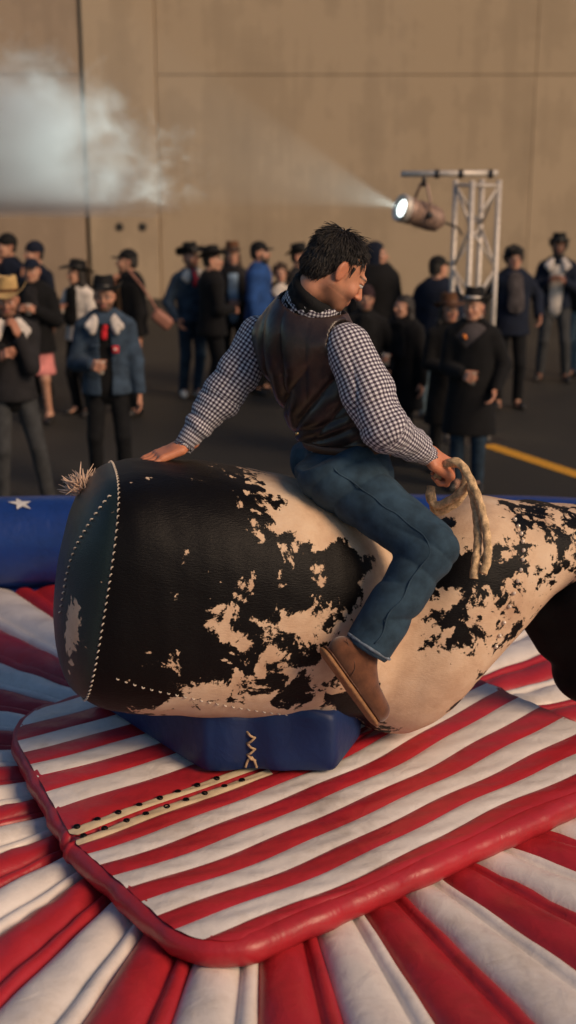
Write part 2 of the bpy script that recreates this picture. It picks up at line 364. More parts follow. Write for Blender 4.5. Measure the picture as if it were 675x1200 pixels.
# ------------------------------------------------------------------ inflatable mattress: radial segments and the blue rim
MC = np.array([-.1, 4.4]); MZ = .60
M['vinyl_red'] = vinyl('vinyl_red', (.42, .022, .032), (.05, .01, .01)); M['vinyl_white'] = vinyl('vinyl_white', (.74, .69, .65), (.3, .2, .15))
M['vinyl_blue'] = vinyl('vinyl_blue', (.010, .040, .20), (.01, .02, .05), .36)
M['star_white'] = vinyl('star_white', (.68, .66, .64), (.3, .3, .3))
mat_t = thing('inflatable_mattress', 'round inflatable safety mattress with radial red and white segments and a blue starred rim', 'mattress', (MC[0], MC[1], 0))
NS = 42; st = 2 * math.pi / NS
def rim_r(a): c_, s_ = math.cos(a), math.sin(a); return (abs(c_ / 2.55) ** 4.5 + abs(s_ / (2.10 if s_ > 0 else 2.65)) ** 4.5) ** (-1 / 4.5)
for i in range(NS):
    a0 = R(-80.7) + st * i; nu, nr = 25, 44; V = []
    rr = np.linspace(.35, 1, nr); rs = np.random.RandomState(i)
    ph = rs.rand(8) * 6.3
    for r_ in rr:
        for t in np.linspace(0, 1, nu):
            r = .35 + (rim_r(a0 + st * t) - .17 - .35) * (r_ - .35) / .65
            if t <= .74: q = t / .74; bh = .038 * (1 - abs(2 * q - 1) ** 2.4) ** .8
            else: q = (t - .74) / .26; bh = .026 * (1 - abs(2 * q - 1) ** 2.2) ** .7
            w = st * r
            bh *= min(1, w / .16)
            wr = .0075 * bh / .05 * (math.sin(r * 46 + 4 * t + ph[0] + 2 * math.sin(r * 9 + ph[1])) * max(0, math.sin(r * 5 + ph[2])) + .8 * math.sin(r * 23 - 5 * t + ph[3]))
            a = a0 + st * t; V.append((r * math.cos(a), r * math.sin(a), MZ - .035 + bh + wr))
    F = [(j * nu + k, (j + 1) * nu + k, (j + 1) * nu + k + 1, j * nu + k + 1) for j in range(nr - 1) for k in range(nu - 1)]
    mesh('segment', V, F, M['vinyl_white'] if i % 2 == 0 else M['vinyl_red'], mat_t)
sc_r = np.array([rim_r(2 * math.pi * j / 84) - .1 for j in range(84)]); V, F = lathe([(1, .0), (1, MZ - .06), (.3, MZ - .06)], 84); V[:, :2] *= np.tile(sc_r, 3)[:, None]; mesh('base_body', V, F, M['vinyl_blue'], mat_t)
RT, RZ = .25, .80
def torus_pt(a, b, rt=RT):      # a round the ring, b round the tube (90 deg = top)
    q = rim_r(a) + rt * math.cos(b); return (q * math.cos(a), q * math.sin(a), RZ + rt * math.sin(b))
na, nb = 168, 28
V = [torus_pt(2 * math.pi * i / na, 2 * math.pi * j / nb, RT * (1 - .012 * abs(math.sin(math.pi * i * 14 / na)) ** 8 + .006 * math.sin(i * .9 + 3 * math.sin(i * .31)))) for i in range(na) for j in range(nb)]
F = [(i * nb + j, ((i + 1) % na) * nb + j, ((i + 1) % na) * nb + (j + 1) % nb, i * nb + (j + 1) % nb) for i in range(na) for j in range(nb)]
rim = mesh('rim', V, F, M['vinyl_blue'], mat_t)
def torus_low(a, b): q = rim_r(a) + .05 + .30 * math.cos(b); return (q * math.cos(a), q * math.sin(a), .30 + .30 * math.sin(b))
V = [torus_low(2 * math.pi * i / na, 2 * math.pi * j / nb) for i in range(na) for j in range(nb)]
mesh('lower_rim', V, F, M['vinyl_blue'], mat_t)
for px_, py_ in [(-190, 628), (-72, 612), (47, 606), (165, 601), (285, 598), (405, 597), (543, 595), (655, 612), (770, 640)]:
    w_ = on_z(px_, py_, RZ + RT * .9)[:2] - MC; a = math.atan2(w_[1], w_[0]); b = R(112); V = []; F = []
    ang = [math.pi / 2 + math.pi * q / 5 for q in range(10)]
    for lvl in (0, .5, 1):
        for q in range(10):
            rad = (.058 if q % 2 == 0 else .024) * lvl
            V.append(torus_pt(a + rad * math.cos(ang[q]) / rim_r(a), b - rad * math.sin(ang[q]) / RT, RT + .0065))
    for l in (0, 1):
        for q in range(10): F.append((l * 10 + q, l * 10 + (q + 1) % 10, (l + 1) * 10 + (q + 1) % 10, (l + 1) * 10 + q))
    mesh('star', V, F, M['star_white'], rim)

# ------------------------------------------------------------------ striped pads round the pedestal (a along the stripes, b across)
PA = R(37.0); e1 = np.array([math.cos(PA), math.sin(PA)]); e2 = np.array([-math.sin(PA), math.cos(PA)])
PZ = .685
def pad(label, a0, a1, b0, b1, rad, bands, slant):
    def skew(V): V = np.array(V, float); V[:, 0] += slant * (V[:, 1] - b0) * np.clip(1 - (V[:, 0] - a0) / (a1 - a0), 0, 1.05) ** 1.5; V[:, 1] += .17 * np.clip(V[:, 0], 0, 2) ** 1.7 * np.clip((V[:, 1] + 1.06) / .6, 0, 1); return V
    t = thing('striped_pad', label, 'pad', (MC[0], MC[1], PZ - .09), PA, 'striped pads under the bull')
    ctr = [((a1 - rad[0]), (b1 - rad[0]), rad[0], 0), ((a0 + rad[1]), (b1 - rad[1]), rad[1], 1), ((a0 + rad[2]), (b0 + rad[2]), rad[2], 2), ((a1 - rad[3]), (b0 + rad[3]), rad[3], 3)]
    out = []
    for cx, cy, r, q in ctr:
        for s in np.linspace(0, 1, 9): th = (q + s) * math.pi / 2; out.append((cx + r * math.cos(th), cy + r * math.sin(th), math.cos(th), math.sin(th)))
    dense = []
    for i in range(len(out)):
        p, q = np.array(out[i]), np.array(out[(i + 1) % len(out)]); n = max(1, int(np.linalg.norm(q[:2] - p[:2]) / .045))
        for s in range(n): dense.append(p + (q - p) * s / n)
    n = len(dense); V, F = [], []
    prof = [(-.02, 0), (.006, .012), (.018, .035), (.016, .062), (.0, .083), (-.03, .089)]
    rs = np.random.RandomState(int(abs(b0) * 100)); ph = rs.rand(4) * 6
    for off, z in prof:
        for i, p in enumerate(dense):
            s = i * .045; w = .005 * math.sin(s * 21 + ph[0] + 2 * math.sin(s * 5 + ph[1])) + .004 * math.sin(s * 47 + ph[2])
            V.append((p[0] + p[2] * (off + w), p[1] + p[3] * (off + w), z + .4 * w))
    for l in range(len(prof) - 1):
        for i in range(n): F.append((l * n + i, l * n + (i + 1) % n, (l + 1) * n + (i + 1) % n, (l + 1) * n + i))
    F.append(tuple((len(prof) - 1) * n + i for i in range(n)))
    mesh('edge_bolster', skew(V), F, M['vinyl_red'], t)
    def lim(b):
        lo, hi = a0 + .012, a1 - .012
        for cx, cy, r, q in ctr:
            inb = (b > cy) if q in (0, 1) else (b < cy)
            if inb and r > .001:
                dx = math.sqrt(max(r * r - (b - cy) ** 2, 0))
                if q in (1, 2): lo = max(lo, cx - dx + .012)
                else: hi = min(hi, cx + dx - .012)
        return lo, hi
    for k, (c0, c1, kind) in enumerate(bands):
        nb_, na_ = 9, 64; V = []; ps = np.random.RandomState(k + 5).rand(3) * 6
        for j in range(nb_):
            s = j / (nb_ - 1); b = c0 + (c1 - c0) * s; lo, hi = lim(b)
            for i in range(na_):
                a = lo + (hi - lo) * i / (na_ - 1); ed = min(1, min(a - lo, hi - a) / .05 + .15)
                z = .0895 + .0065 * (1 - abs(2 * s - 1) ** 3.5) * ed + .0028 * math.sin(a * 31 + 5 * s + ps[0] + 2 * math.sin(a * 7 + ps[1])) * (s * (1 - s) * 4)
                V.append((a, b + .011 * math.sin(a * 4.1 + b * 6 + 1) * math.sin(a * 2.3 + .4) + .004 * math.sin(a * 13 + b * 9) + .022 * math.sin(3.1 * a) * min(1, (b - b0) / .08, (b1 - b) / .08), z))
        F = [(j * na_ + i, j * na_ + i + 1, (j + 1) * na_ + i + 1, (j + 1) * na_ + i) for j in range(nb_ - 1) for i in range(na_ - 1)]
        if kind == 'g':
            ka = int(na_ * .42); cut = lambda lo_, hi_: ([V[j * na_ + i] for j in range(nb_) for i in range(lo_, hi_)], [(j * (hi_ - lo_) + i, j * (hi_ - lo_) + i + 1, (j + 1) * (hi_ - lo_) + i + 1, (j + 1) * (hi_ - lo_) + i) for j in range(nb_ - 1) for i in range(hi_ - lo_ - 1)])
            cv, cf = cut(0, ka); mesh('grommet_strip', skew(cv), cf, M['vinyl_cream'], t); cv, cf = cut(ka - 1, na_); mesh('stripe', skew(cv), cf, M['vinyl_red' if b0 < -.5 else 'vinyl_white'], t)
            bm_ = (c0 + c1) / 2
            for gx in np.arange(a0 + .05, -.28, .078):
                o = link('grommet', GROM, t, (gx + random.uniform(-.004, .004), bm_, .0970))
        else: mesh('stripe', skew(V), F, M['vinyl_red' if kind == 'r' else 'vinyl_white'], t)
    return t
M['vinyl_cream'] = vinyl('vinyl_cream', (.62, .50, .33), (.3, .2, .1)); M['grommet'] = plain('grommet', (.012, .01, .01), .35, .7)
gv, gf = lathe([(.001, .0005), (.006, .0005), (.007, .003), (.0105, .003), (.0115, .001), (.0115, -.004)], 12); GROM = mesh_data('grommet', gv, gf, M['grommet'])
def bands(b0, b1, kinds, wts):
    w = np.cumsum([0] + wts) / sum(wts); return [(b0 + (b1 - b0) * w[i], b0 + (b1 - b0) * w[i + 1], kinds[i]) for i in range(len(kinds))]
pad('larger striped pad whose rounded front corner overlaps the radial mattress', -.96, 1.03, -1.06, -.262, (.03, .03, .22, .06),
    bands(-1.035, -.266, 'rwrwrwrwrg', [.75, 1, 1, 1.05, 1.05, 1.05, 1, 1, .75, .38]), 0.0)
pad('smaller striped pad laced behind the grommet seam, under the rump of the bull', -.95, 1.03, -.246, .74, (.06, .28, .04, .03),
    bands(-.242, .715, 'grwrwrwrw', [.42, 1.2, 1, .95, .95, .95, .95, .95, .9]), .22)

# ------------------------------------------------------------------ mechanical bull
BO = on_y(300, 690, 4.30); BY = R(12); BP = R(11)
by, bp = math.cos(BY), math.cos(BP)
RZm = np.array([[by, -math.sin(BY), 0], [math.sin(BY), by, 0], [0, 0, 1]]); RYm = np.array([[bp, 0, math.sin(BP)], [0, 1, 0], [-math.sin(BP), 0, bp]])
def B(p): return RYm @ np.asarray(p, float) + A3(0, 0, BO[2] - PZ)          # body coordinates -> the bull's own frame at the pedestal foot
def Bv(V): return np.asarray(V, float) @ RYm.T + A3(0, 0, BO[2] - PZ)
def W(p): return RZm @ B(p) + A3(BO[0], BO[1], PZ)                          # body coordinates -> world
bull = thing('mechanical_bull', 'mechanical rodeo bull covered in black and cream cowhide with a laced blue base cover', 'mechanical bull', (BO[0], BO[1], PZ), BY)
ST = np.array([(-.57, -.03, .350, .395, 3.0), (-.50, -.03, .372, .42, 2.9), (-.40, -.03, .385, .437, 2.7), (-.25, -.02, .392, .442, 2.6), (-.10, -.02, .392, .440, 2.5), (.05, -.02, .388, .432, 2.45), (.18, -.03, .372, .415, 2.4), (.28, -.045, .35, .392, 2.4),
    (.36, -.07, .322, .362, 2.35), (.43, -.095, .29, .335, 2.3), (.49, -.115, .268, .35, 2.3), (.56, -.10, .278, .385, 2.3), (.63, -.055, .298, .425, 2.3), (.70, -.01, .308, .432, 2.3), (.77, .035, .302, .412, 2.3),
    (.85, .10, .282, .35, 2.25), (.92, .155, .262, .295, 2.2), (1.0, .225, .235, .235, 2.2), (1.08, .285, .205, .175, 2.1), (1.18, .32, .18, .15, 2.0), (1.30, .31, .16, .15, 2.0)])
def section(x):
    return [np.interp(x, ST[:, 0], ST[:, i]) for i in range(1, 5)]
def hide_pt(x, th, grow=0.0):
    cz, w, h, n = section(x); c, s_ = math.cos(th), math.sin(th); e = 2 / n
    return A3(x, (w + grow) * math.copysign(abs(c) ** e, c), cz + (h + grow) * math.copysign(abs(s_) ** e, s_))
def smooth_stations(nx):
    xs_ = np.linspace(ST[0, 0], ST[-1, 0], nx); P = bez(ST, 14); return xs_, [np.interp(xs_, P[:, 0], P[:, i]) for i in range(1, 5)]
nx, nt = 200, 160; xs_, (cz_, hw_, hh_, ex_) = smooth_stations(nx)
th = np.arange(nt) * 2 * math.pi / nt; ct, stt = np.cos(th), np.sin(th)
V = []
for i in range(nx):
    e = 2 / ex_[i]; V.append(np.stack([np.full(nt, xs_[i]), hw_[i] * np.sign(ct) * abs(ct) ** e, cz_[i] + hh_[i] * np.sign(stt) * abs(stt) ** e], 1))
V = np.vstack(V); F = [(i * nt + j, i * nt + (j + 1) % nt, (i + 1) * nt + (j + 1) % nt, (i + 1) * nt + j) for i in range(nx - 1) for j in range(nt)]
def loc_px(x, y): dx, dy = x - 300, 690 - y; return ((dx * bp - dy * math.sin(BP)) / 330, (dx * math.sin(BP) + dy * bp) / 330)
marks = [(80, 640, .6), (90, 760, .6), (100, 600, .6), (150, 560, .6), (220, 560, .5), (280, 562, .3), (312, 578, -.15), (360, 580, -.8), (420, 605, -.9), (455, 645, -.6), (340, 560, -.7), (130, 680, .5), (200, 650, .48), (260, 620, .38), (320, 620, .30), (380, 640, .48), (430, 655, .22),
         (130, 760, .5), (200, 720, .34), (262, 678, -.30), (325, 712, -.30), (238, 652, -.1), (290, 650, .4), (290, 715, .2), (360, 700, -.05), (420, 690, -.4), (160, 800, .12), (220, 780, -.22), (280, 750, -.02), (320, 740, .32), (370, 740, .02), (400, 730, -.5), (200, 818, -.5), (260, 818, -.6), (320, 805, -.2), (350, 780, .1), (390, 790, .35),
         (410, 830, .45), (350, 828, -.5), (440, 760, -.7), (470, 830, -.75), (500, 790, -.6), (540, 740, -.08), (560, 770, -.22), (520, 700, .08), (545, 660, .42), (580, 650, .32), (560, 700, -.12), (500, 740, -.2), (520, 620, -.1), (560, 605, -.9), (590, 680, -.08), (610, 620, -.05), (640, 615, .22), (670, 630, .05), (640, 660, -.12),
         (625, 690, -.02), (600, 730, -.08), (555, 830, .35), (530, 800, -.4), (650, 690, 0.), (500, 860, -.7), (430, 860, .2)]
num = np.zeros(len(V)); den = np.full(len(V), 1e-6)
for sx, sy, wgt in marks:                                             # where the hide is black and where it is cream
    lx, lz = loc_px(sx, sy); r = 30 / 330; ww = np.exp(-(((V[:, 0] - lx) ** 2 + (V[:, 2] - lz) ** 2) / (r * r))) + 1e-7; num += ww * wgt; den += ww
bias = num / den
N_ = normals(V, F); V2 = V + N_ * (.0035 * wob(V, 22, 4) + .002 * wob(V, 60, 5))[:, None]
def hide(name='cowhide', dark=(.005, .0042, .0045), rd=.45, spec=.14):
    m, N, L, b = newmat(name); tc = N.new('ShaderNodeTexCoord'); v = tc.outputs['Object']
    at = N.new('ShaderNodeAttribute'); at.attribute_name = 'bias'
    n1 = noise(N, L, 9.5, 5, .6, v); n1.inputs['Distortion'].default_value = .5; n2 = noise(N, L, 34, 5, .7, v)
    a = N.new('ShaderNodeMath'); a.operation = 'MULTIPLY_ADD'; L.new(n2.outputs[0], a.inputs[0]); a.inputs[1].default_value = 1.0; L.new(at.outputs['Fac'], a.inputs[2])
    a2 = N.new('ShaderNodeMath'); a2.operation = 'MULTIPLY_ADD'; L.new(n1.outputs[0], a2.inputs[0]); a2.inputs[1].default_value = 2.6; L.new(a.outputs[0], a2.inputs[2])
    k = N.new('ShaderNodeMapRange'); k.interpolation_type = 'SMOOTHSTEP'; L.new(a2.outputs[0], k.inputs[0]); k.inputs[1].default_value = 1.755; k.inputs[2].default_value = 1.85
    n3 = noise(N, L, 5, 6, .65, v); cr = ramp(N, L, n3.outputs[0], [(.3, (.50, .32, .21)), (.52, (.67, .48, .33)), (.75, (.75, .59, .44))])
    st = noise(N, L, 1, 4, .6, None); ms = N.new('ShaderNodeMapping'); L.new(v, ms.inputs[0]); ms.inputs['Scale'].default_value = (60, 200, 260); L.new(ms.outputs[0], st.inputs['Vector'])
    mx = N.new('ShaderNodeMix'); mx.data_type = 'RGBA'; L.new(k.outputs[0], mx.inputs[0]); L.new(cr.outputs[0], mx.inputs[6]); mx.inputs[7].default_value = (*dark, 1)
    L.new(mx.outputs[2], b.inputs['Base Color'])
    rr = N.new('ShaderNodeMapRange'); rr.inputs[3].default_value = .75; rr.inputs[4].default_value = rd; L.new(k.outputs[0], rr.inputs[0]); L.new(rr.outputs[0], b.inputs['Roughness'])
    b.inputs['Sheen Weight'].default_value = .0; b.inputs['Specular IOR Level'].default_value = spec
    bump(N, L, b, st.outputs[0], .5, .004); return m
M['hide'] = hide(); M['hide_rear'] = hide('rear_hide', (.010, .019, .020), .36, .4)
body = mesh('body', Bv(V2), F, M['hide'], bull, att={'bias': bias})
# rear panel: a domed cap of dark hide behind the laced seam
def rear(r, t_):
    cz, w, h, n = ST[0, 1:]; c, s_ = math.cos(t_), math.sin(t_); e = 2 / n
    x = ST[0, 0] - .135 * (1 - r ** 2.6) ** .62
    return A3(x, w * r * math.copysign(abs(c) ** e, c), cz + h * r * math.copysign(abs(s_) ** e, s_))
rl = np.concatenate([[.001], np.linspace(.1, .8, 12), np.linspace(.83, 1, 14)])
V = np.array([rear(r, t_) for r in rl for t_ in th]); F = [(i * nt + j, i * nt + (j + 1) % nt, (i + 1) * nt + (j + 1) % nt, (i + 1) * nt + j) for i in range(len(rl) - 1) for j in range(nt)]
rb = .7 - 1.0 * np.exp(-((V[:, 2] + .15) ** 2 / .17 ** 2 + (V[:, 1] + .27) ** 2 / .06 ** 2))
V += (normals(V, F) * (.003 * wob(V, 25, 9))[:, None])
rp = mesh('rear_panel', Bv(V), F, M['hide_rear'] if 'hide_rear' in M else M['hide'], bull, att={'bias': rb})
M['stitch'] = cloth('stitch', (.50, .43, .36), scale=80); M['pearl'] = plain('pearl', (.75, .62, .5), .15, .2)
def stitches(path, every, ln, name, parent, skew=.5, rad=.0032):
    P = np.asarray(path); s = np.concatenate([[0], np.cumsum(np.linalg.norm(np.diff(P, axis=0), axis=1))]); parts = []
    for d_ in np.arange(.01, s[-1] - .01, every):
        c_ = A3(*[np.interp(d_, s, P[:, i]) for i in range(3)]); q = A3(*[np.interp(d_ + .01, s, P[:, i]) for i in range(3)])
        t_ = unit(q - c_); o = unit(c_ - A3(-.3, 0, 0)); sd = unit(np.cross(t_, o)); dr = unit(t_ + sd * skew)
        parts.append(tube([c_ - dr * ln / 2 - o * .002, c_ - dr * ln * .2 + o * .003, c_ + dr * ln * .2 + o * .003, c_ + dr * ln / 2 - o * .002], [rad * .7, rad, rad, rad * .7], 6))
    v, f = join(parts); o = mesh(name, Bv(v), f, M['stitch'], parent); o['kind'] = 'stuff'; return o
ring = [hide_pt(-.568, t_, .002) for t_ in np.linspace(0, 2 * math.pi, 200)]
stitches(ring, .024, .0135, 'lacing', bull, .5, .0027)
arc = [rear(r_, R(t_)) + A3(-.003, 0, 0) for r_, t_ in bez([(.985, 118), (.90, 128), (.78, 138), (.62, 152), (.52, 175), (.50, 200)], 14)]
stitches(arc, .024, .0135, 'lacing', rp, .5, .0027)
dl = [hide_pt(x, R(180 + 20 + 40 * (x + .57)), .002) for x in np.linspace(-.5, .34, 60)]
stitches(dl, .03, .011, 'side_seam', body, .1, .0026)
# beads along the neck seam
for side in (-1, 1):
    parts = []
    for i in range(13):
        t_ = R(180 - 62 + 6.4 * i) if side < 0 else R(62 - 6.4 * i)
        p = hide_pt(.855 + .02 * math.sin(i * .4), t_, .004); v, f = lathe([(.0005, .008), (.005, .0065), (.0075, .002), (.0075, -.004)], 10)
        parts.append((v @ np.stack(frame(p - A3(p[0], 0, .1))[1:] + (frame(p - A3(p[0], 0, .1))[0],), 0) + p, f))
    v, f = join(parts); o = mesh('bead_row', Bv(v), f, M['pearl'], body); o['kind'] = 'stuff'
# black head hanging in front of the neck, ears, horns, nostrils
hd = Solid(.014, .06)
hd.rc((1.25, 0, .26), (1.27, 0, .14), .15, .175).rc((1.26, 0, .16), (1.36, 0, -.16), .18, .125).el((1.38, 0, -.2), (.11, .12, .09))
hd.el((1.20, -.1, .28), (.05, .05, .05), k=.04).el((1.20, .1, .28), (.05, .05, .05), k=.04).rc((1.10, 0, .06), (1.2, 0, -.06), .09, .08)
v, f = hd.mesh(); M['hide_black'] = cloth('hide_black', (.005, .0045, .005), rough=.6, fine=200, sheen=0, spec=.08); head = mesh('head', Bv(v), f, M['hide_black'], bull)
M['horn'] = plain('horn', (.42, .33, .22), .35, var=.4, scale=18)
for s_ in (-1, 1):
    v, f = tube(bez([(1.40, s_ * .10, .30), (1.46, s_ * .22, .32), (1.56, s_ * .31, .36), (1.66, s_ * .33, .46)], 8), np.linspace(.042, .008, 25), 12); mesh('horn', Bv(v), f, M['horn'], head)
    e = Solid(.01, .02); e.rc((1.22, s_ * .15, .33), (1.17, s_ * .33, .28), .03, .045, flat=((1, 0, 0), .5)); v, f = e.mesh(); mesh('ear', Bv(v), f, M['hide_black'], head)
    v, f = lathe([(.001, .02), (.014, .016), (.022, 0)], 12); mesh('eye', Bv(v[:, [0, 2, 1]] * A3(1, s_, 1) + A3(1.36, s_ * .155, .18)), f, M['iris'], head)
# tail tuft
parts = []; rs = np.random.RandomState(3); tb = A3(-.655, .10, .245)
for i in range(150):
    d_ = unit(A3(-.35, .25, .75) + rs.randn(3) * .55); l = .035 + .05 * rs.rand(); p0_ = tb + rs.randn(3) * .010
    parts.append(tube([p0_, p0_ + d_ * l * .5 + rs.randn(3) * .006, p0_ + d_ * l + rs.randn(3) * .012], [.0035, .004, .0012], 4))
v, f = join(parts); M['tail'] = cloth('tail', (.62, .44, .33), var=.4, scale=40)
tl = mesh('tail_tuft', Bv(v), f, M['tail'], bull)
v, f = tube([B(tb + A3(.06, -.02, -.03)), B(tb), B(tb + A3(-.01, .0, .03))], [.014, .012, .01], 8); mesh('tail_stub', v, f, M['hide_black'], bull)
# pedestal and its blue cover (bull frame)
v, f = lathe([(.15, .0), (.15, .3), (.11, .32), (.11, .6)], 24); mesh('pedestal', v, f, M['dark_steel'], bull)
inv = lambda p: RZm.T @ (np.asarray(p, float) - A3(BO[0], BO[1], PZ))
poly = [(-.80, 4.66), (-.30, 4.03), (-.128, 4.035), (.165, 4.03), (.27, 4.30), (.30, 4.86), (-.22, 5.06)]
poly = np.array([inv((x, y, PZ))[:2] for x, y in poly]); cc = poly.mean(0); P = []
for i in range(len(poly)):
    a_, b_ = poly[i], poly[(i + 1) % len(poly)]
    for t_ in np.linspace(0, 1, 16, endpoint=False): P.append(a_ + (b_ - a_) * t_)
P = np.array(P)
for _ in range(2): P = (np.roll(P, 1, 0) + 2 * P + np.roll(P, -1, 0)) / 4
n = len(P); V = []; F = []; sk = inv((-.128, 4.07, PZ))[:2]
lev = [(0, .985), (.012, 1.0), (.05, 1.008), (.12, 1.0), (.19, .99), (.215, .975), (.225, .95), (.228, .6)]
for z, s_ in lev:
    for i in range(n):
        p = cc + (P[i] - cc) * s_; dd = np.linalg.norm(P[i] - sk)
        pin = .020 * math.exp(-(dd / .05) ** 2) * (.4 + .6 * math.sin(min(z / .2, 1) * math.pi))
        fold = .008 * math.sin(40 * dd + 8 * z) * math.exp(-(dd / .16) ** 2)
        p = p - unit(P[i] - cc) * (pin + fold); V.append((p[0], p[1], z + .025 + .012 * math.sin(i * .35) * (z / .2)))
for l in range(len(lev) - 1):
    for i in range(n): F.append((l * n + i, l * n + (i + 1) % n, (l + 1) * n + (i + 1) % n, (l + 1) * n + i))
cover = mesh('base_cover', V, F, vinyl('vinyl_navy', (.004, .022, .095), (.01, .02, .05), .5), bull)
parts = []; rs = np.random.RandomState(8); dn = unit(A3(*(sk - cc), 0)); sx_ = unit(np.cross(A3(0, 0, 1), dn))
for i in range(5):
    c_ = A3(*sk, .07 + i * .022) + dn * .022; k = .015 * (1 if i % 2 else -1)
    parts.append(tube(bez([c_ - sx_ * k + A3(0, 0, -.012), c_ + dn * .012, c_ + sx_ * k + A3(0, 0, .012)], 6), .0042, 7))
for s_ in (-1, 1): parts.append(tube(bez([A3(*sk, .075) + dn * .026, A3(*sk, .06) + dn * .03 + sx_ * s_ * .012, A3(*sk, .035) + dn * .03 + sx_ * s_ * .02], 6), .0045, 7))
v, f = join(parts); mesh('cover_lacing', v, f, M['rope'], cover)

# ------------------------------------------------------------------ box truss, stage light, smoke in its beam
TY = 12.6
tb = on_y(556, 300, TY); ttop = on_y(545, 207, TY)[2]
truss = thing('lighting_truss', 'upright aluminium box truss with a crossbar rising behind the onlookers', 'truss', (tb[0], TY, 0), R(24))
hw = .15; cor = [(-hw, -hw), (hw, -hw), (hw, hw), (-hw, hw)]
for x, y in cor:
    v, f = tube([(x, y, .012), (x, y, ttop - .03)], .026, 12); mesh('chord', v, f, M['steel'], truss)
nb_ = 7; zs = np.linspace(.15, ttop - .08, nb_)
for k in range(4):
    a_, b_ = cor[k], cor[(k + 1) % 4]
    for i in range(nb_ - 1):
        p, q = (a_, b_) if (i + k) % 2 else (b_, a_); v, f = tube([(*p, zs[i]), (*q, zs[i + 1])], .013, 8); mesh('brace', v, f, M['steel'], truss)
    for z in (zs[0], zs[-1]):
        v, f = tube([(*a_, z), (*b_, z)], .014, 8); mesh('rung', v, f, M['steel'], truss)
mesh('base_plate', *box((0, 0, .006), (.3, .3, .006)), M['dark_steel'], truss, smooth=False)
iT = lambda p: Matrix.Rotation(-R(24), 3, 'Z') @ (Vector(p) - Vector((tb[0], TY, 0)))
b0_, b1_ = on_y(470, 204, TY - .16), on_y(583, 203, TY - .16)
v, f = tube([iT(b0_), iT(b1_)], .03, 14); mesh('crossbar', v, f, M['steel'], truss)
for px in (512, 540, 575):
    p = on_y(px, 204, TY - .16); v, f = tube([iT(p + A3(-.02, 0, 0)), iT(p + A3(.02, 0, 0))], .042, 12); mesh('coupler', v, f, M['dark_steel'], truss)
lens = on_y(468, 243, TY - .22); ax = unit(A3(-.87, -.40, .285)); rear_ = lens - ax * .50
lamp = thing('stage_light', 'glowing can spotlight hanging from the truss crossbar and aimed into the smoke', 'stage light', rear_)
lt, la, lb = frame(ax); ML = np.stack([la, lb, lt], 0)
def lz(prof, seg=28): v, f = lathe(prof, seg); return v @ ML, f
v, f = lz([(.001, .0), (.06, .0), (.075, .02), (.115, .06), (.12, .10), (.12, .36), (.128, .365), (.128, .40), (.112, .42), (.112, .44)]); mesh('housing', v, f, M['lamp_body'], lamp)
v, f = lz([(.112, .42), (.13, .425), (.135, .46), (.13, .497), (.118, .50), (.078, .472)]); mesh('lens_ring', v, f, M['steel'], lamp)
gm, N, L, b = newmat('lit_lens'); b.inputs['Emission Color'].default_value = (.88, 1.0, .96, 1); b.inputs['Emission Strength'].default_value = 4; b.inputs['Base Color'].default_value = (.8, .8, .8, 1)
v, f = lz([(.001, .478), (.045, .475), (.078, .468)]); mesh('lens', v, f, gm, lamp)
for i in range(4):
    v, f = lz([(.1215, .13 + i * .045), (.128, .135 + i * .045), (.128, .15 + i * .045), (.1215, .155 + i * .045)]); mesh('cooling_fin', v, f, M['lamp_body'], lamp)
hk = on_y(497, 206, TY - .16) - rear_; md = ax * .24
for s_ in (-1, 1):
    v, f = tube(bez([md + la * s_ * .125, md + la * s_ * .15 + A3(0, 0, .12), hk + A3(0, 0, -.07) + la * s_ * .05], 6), .014, 8); mesh('yoke_arm', v, f, M['lamp_body'], lamp)
    v, f = tube([md + la * s_ * .12, md + la * s_ * .165], .03, 12); mesh('yoke_knob', v, f, M['dark_steel'], lamp)
v, f = tube([hk + A3(0, 0, -.10), hk + A3(0, 0, .02)], .022, 10); mesh('hook_clamp', v, f, M['dark_steel'], lamp)
cb = on_y(541, 275, TY - .16) - rear_
v, f = tube(bez([A3(0, 0, 0), A3(.15, 0, -.06), cb], 8), .011, 8); mesh('power_cable', v, f, M['dark_steel'], lamp)
sp_d = bpy.data.lights.new('lamp_beam', 'SPOT'); sp = bpy.data.objects.new('lamp_beam', sp_d); COL.objects.link(sp); sp.parent = lamp
sp.location = ax * .52; sp.rotation_euler = Vector(-ax).to_track_quat('Z', 'Y').to_euler()
sp_d.energy = 900; sp_d.spot_size = R(32); sp_d.spot_blend = .15; sp_d.color = (.86, 1.0, .95); sp_d.shadow_soft_size = .03

sm, N, L, b = newmat('smoke'); N.remove(b); out = N['Material Output']
vs = N.new('ShaderNodeVolumeScatter'); vs.inputs['Color'].default_value = (.93, .96, .95, 1); vs.inputs['Anisotropy'].default_value = .15
tc = N.new('ShaderNodeTexCoord'); mp = N.new('ShaderNodeMapping'); L.new(tc.outputs['Object'], mp.inputs[0]); mp.inputs['Scale'].default_value = (1, 1, 1.15)
nA = noise(N, L, 2.3, 9, .64, mp.outputs[0]); nA.inputs['Distortion'].default_value = .5
sx = N.new('ShaderNodeSeparateXYZ'); L.new(tc.outputs['Object'], sx.inputs[0])
fx = N.new('ShaderNodeMapRange'); L.new(sx.outputs[0], fx.inputs[0]); fx.inputs[1].default_value = -.45; fx.inputs[2].default_value = -2.2; fx.inputs[3].default_value = -.30; fx.inputs[4].default_value = .09
fz = N.new('ShaderNodeMapRange'); L.new(sx.outputs[2], fz.inputs[0]); fz.inputs[1].default_value = 1.95; fz.inputs[2].default_value = .7; fz.inputs[3].default_value = -.42; fz.inputs[4].default_value = .08
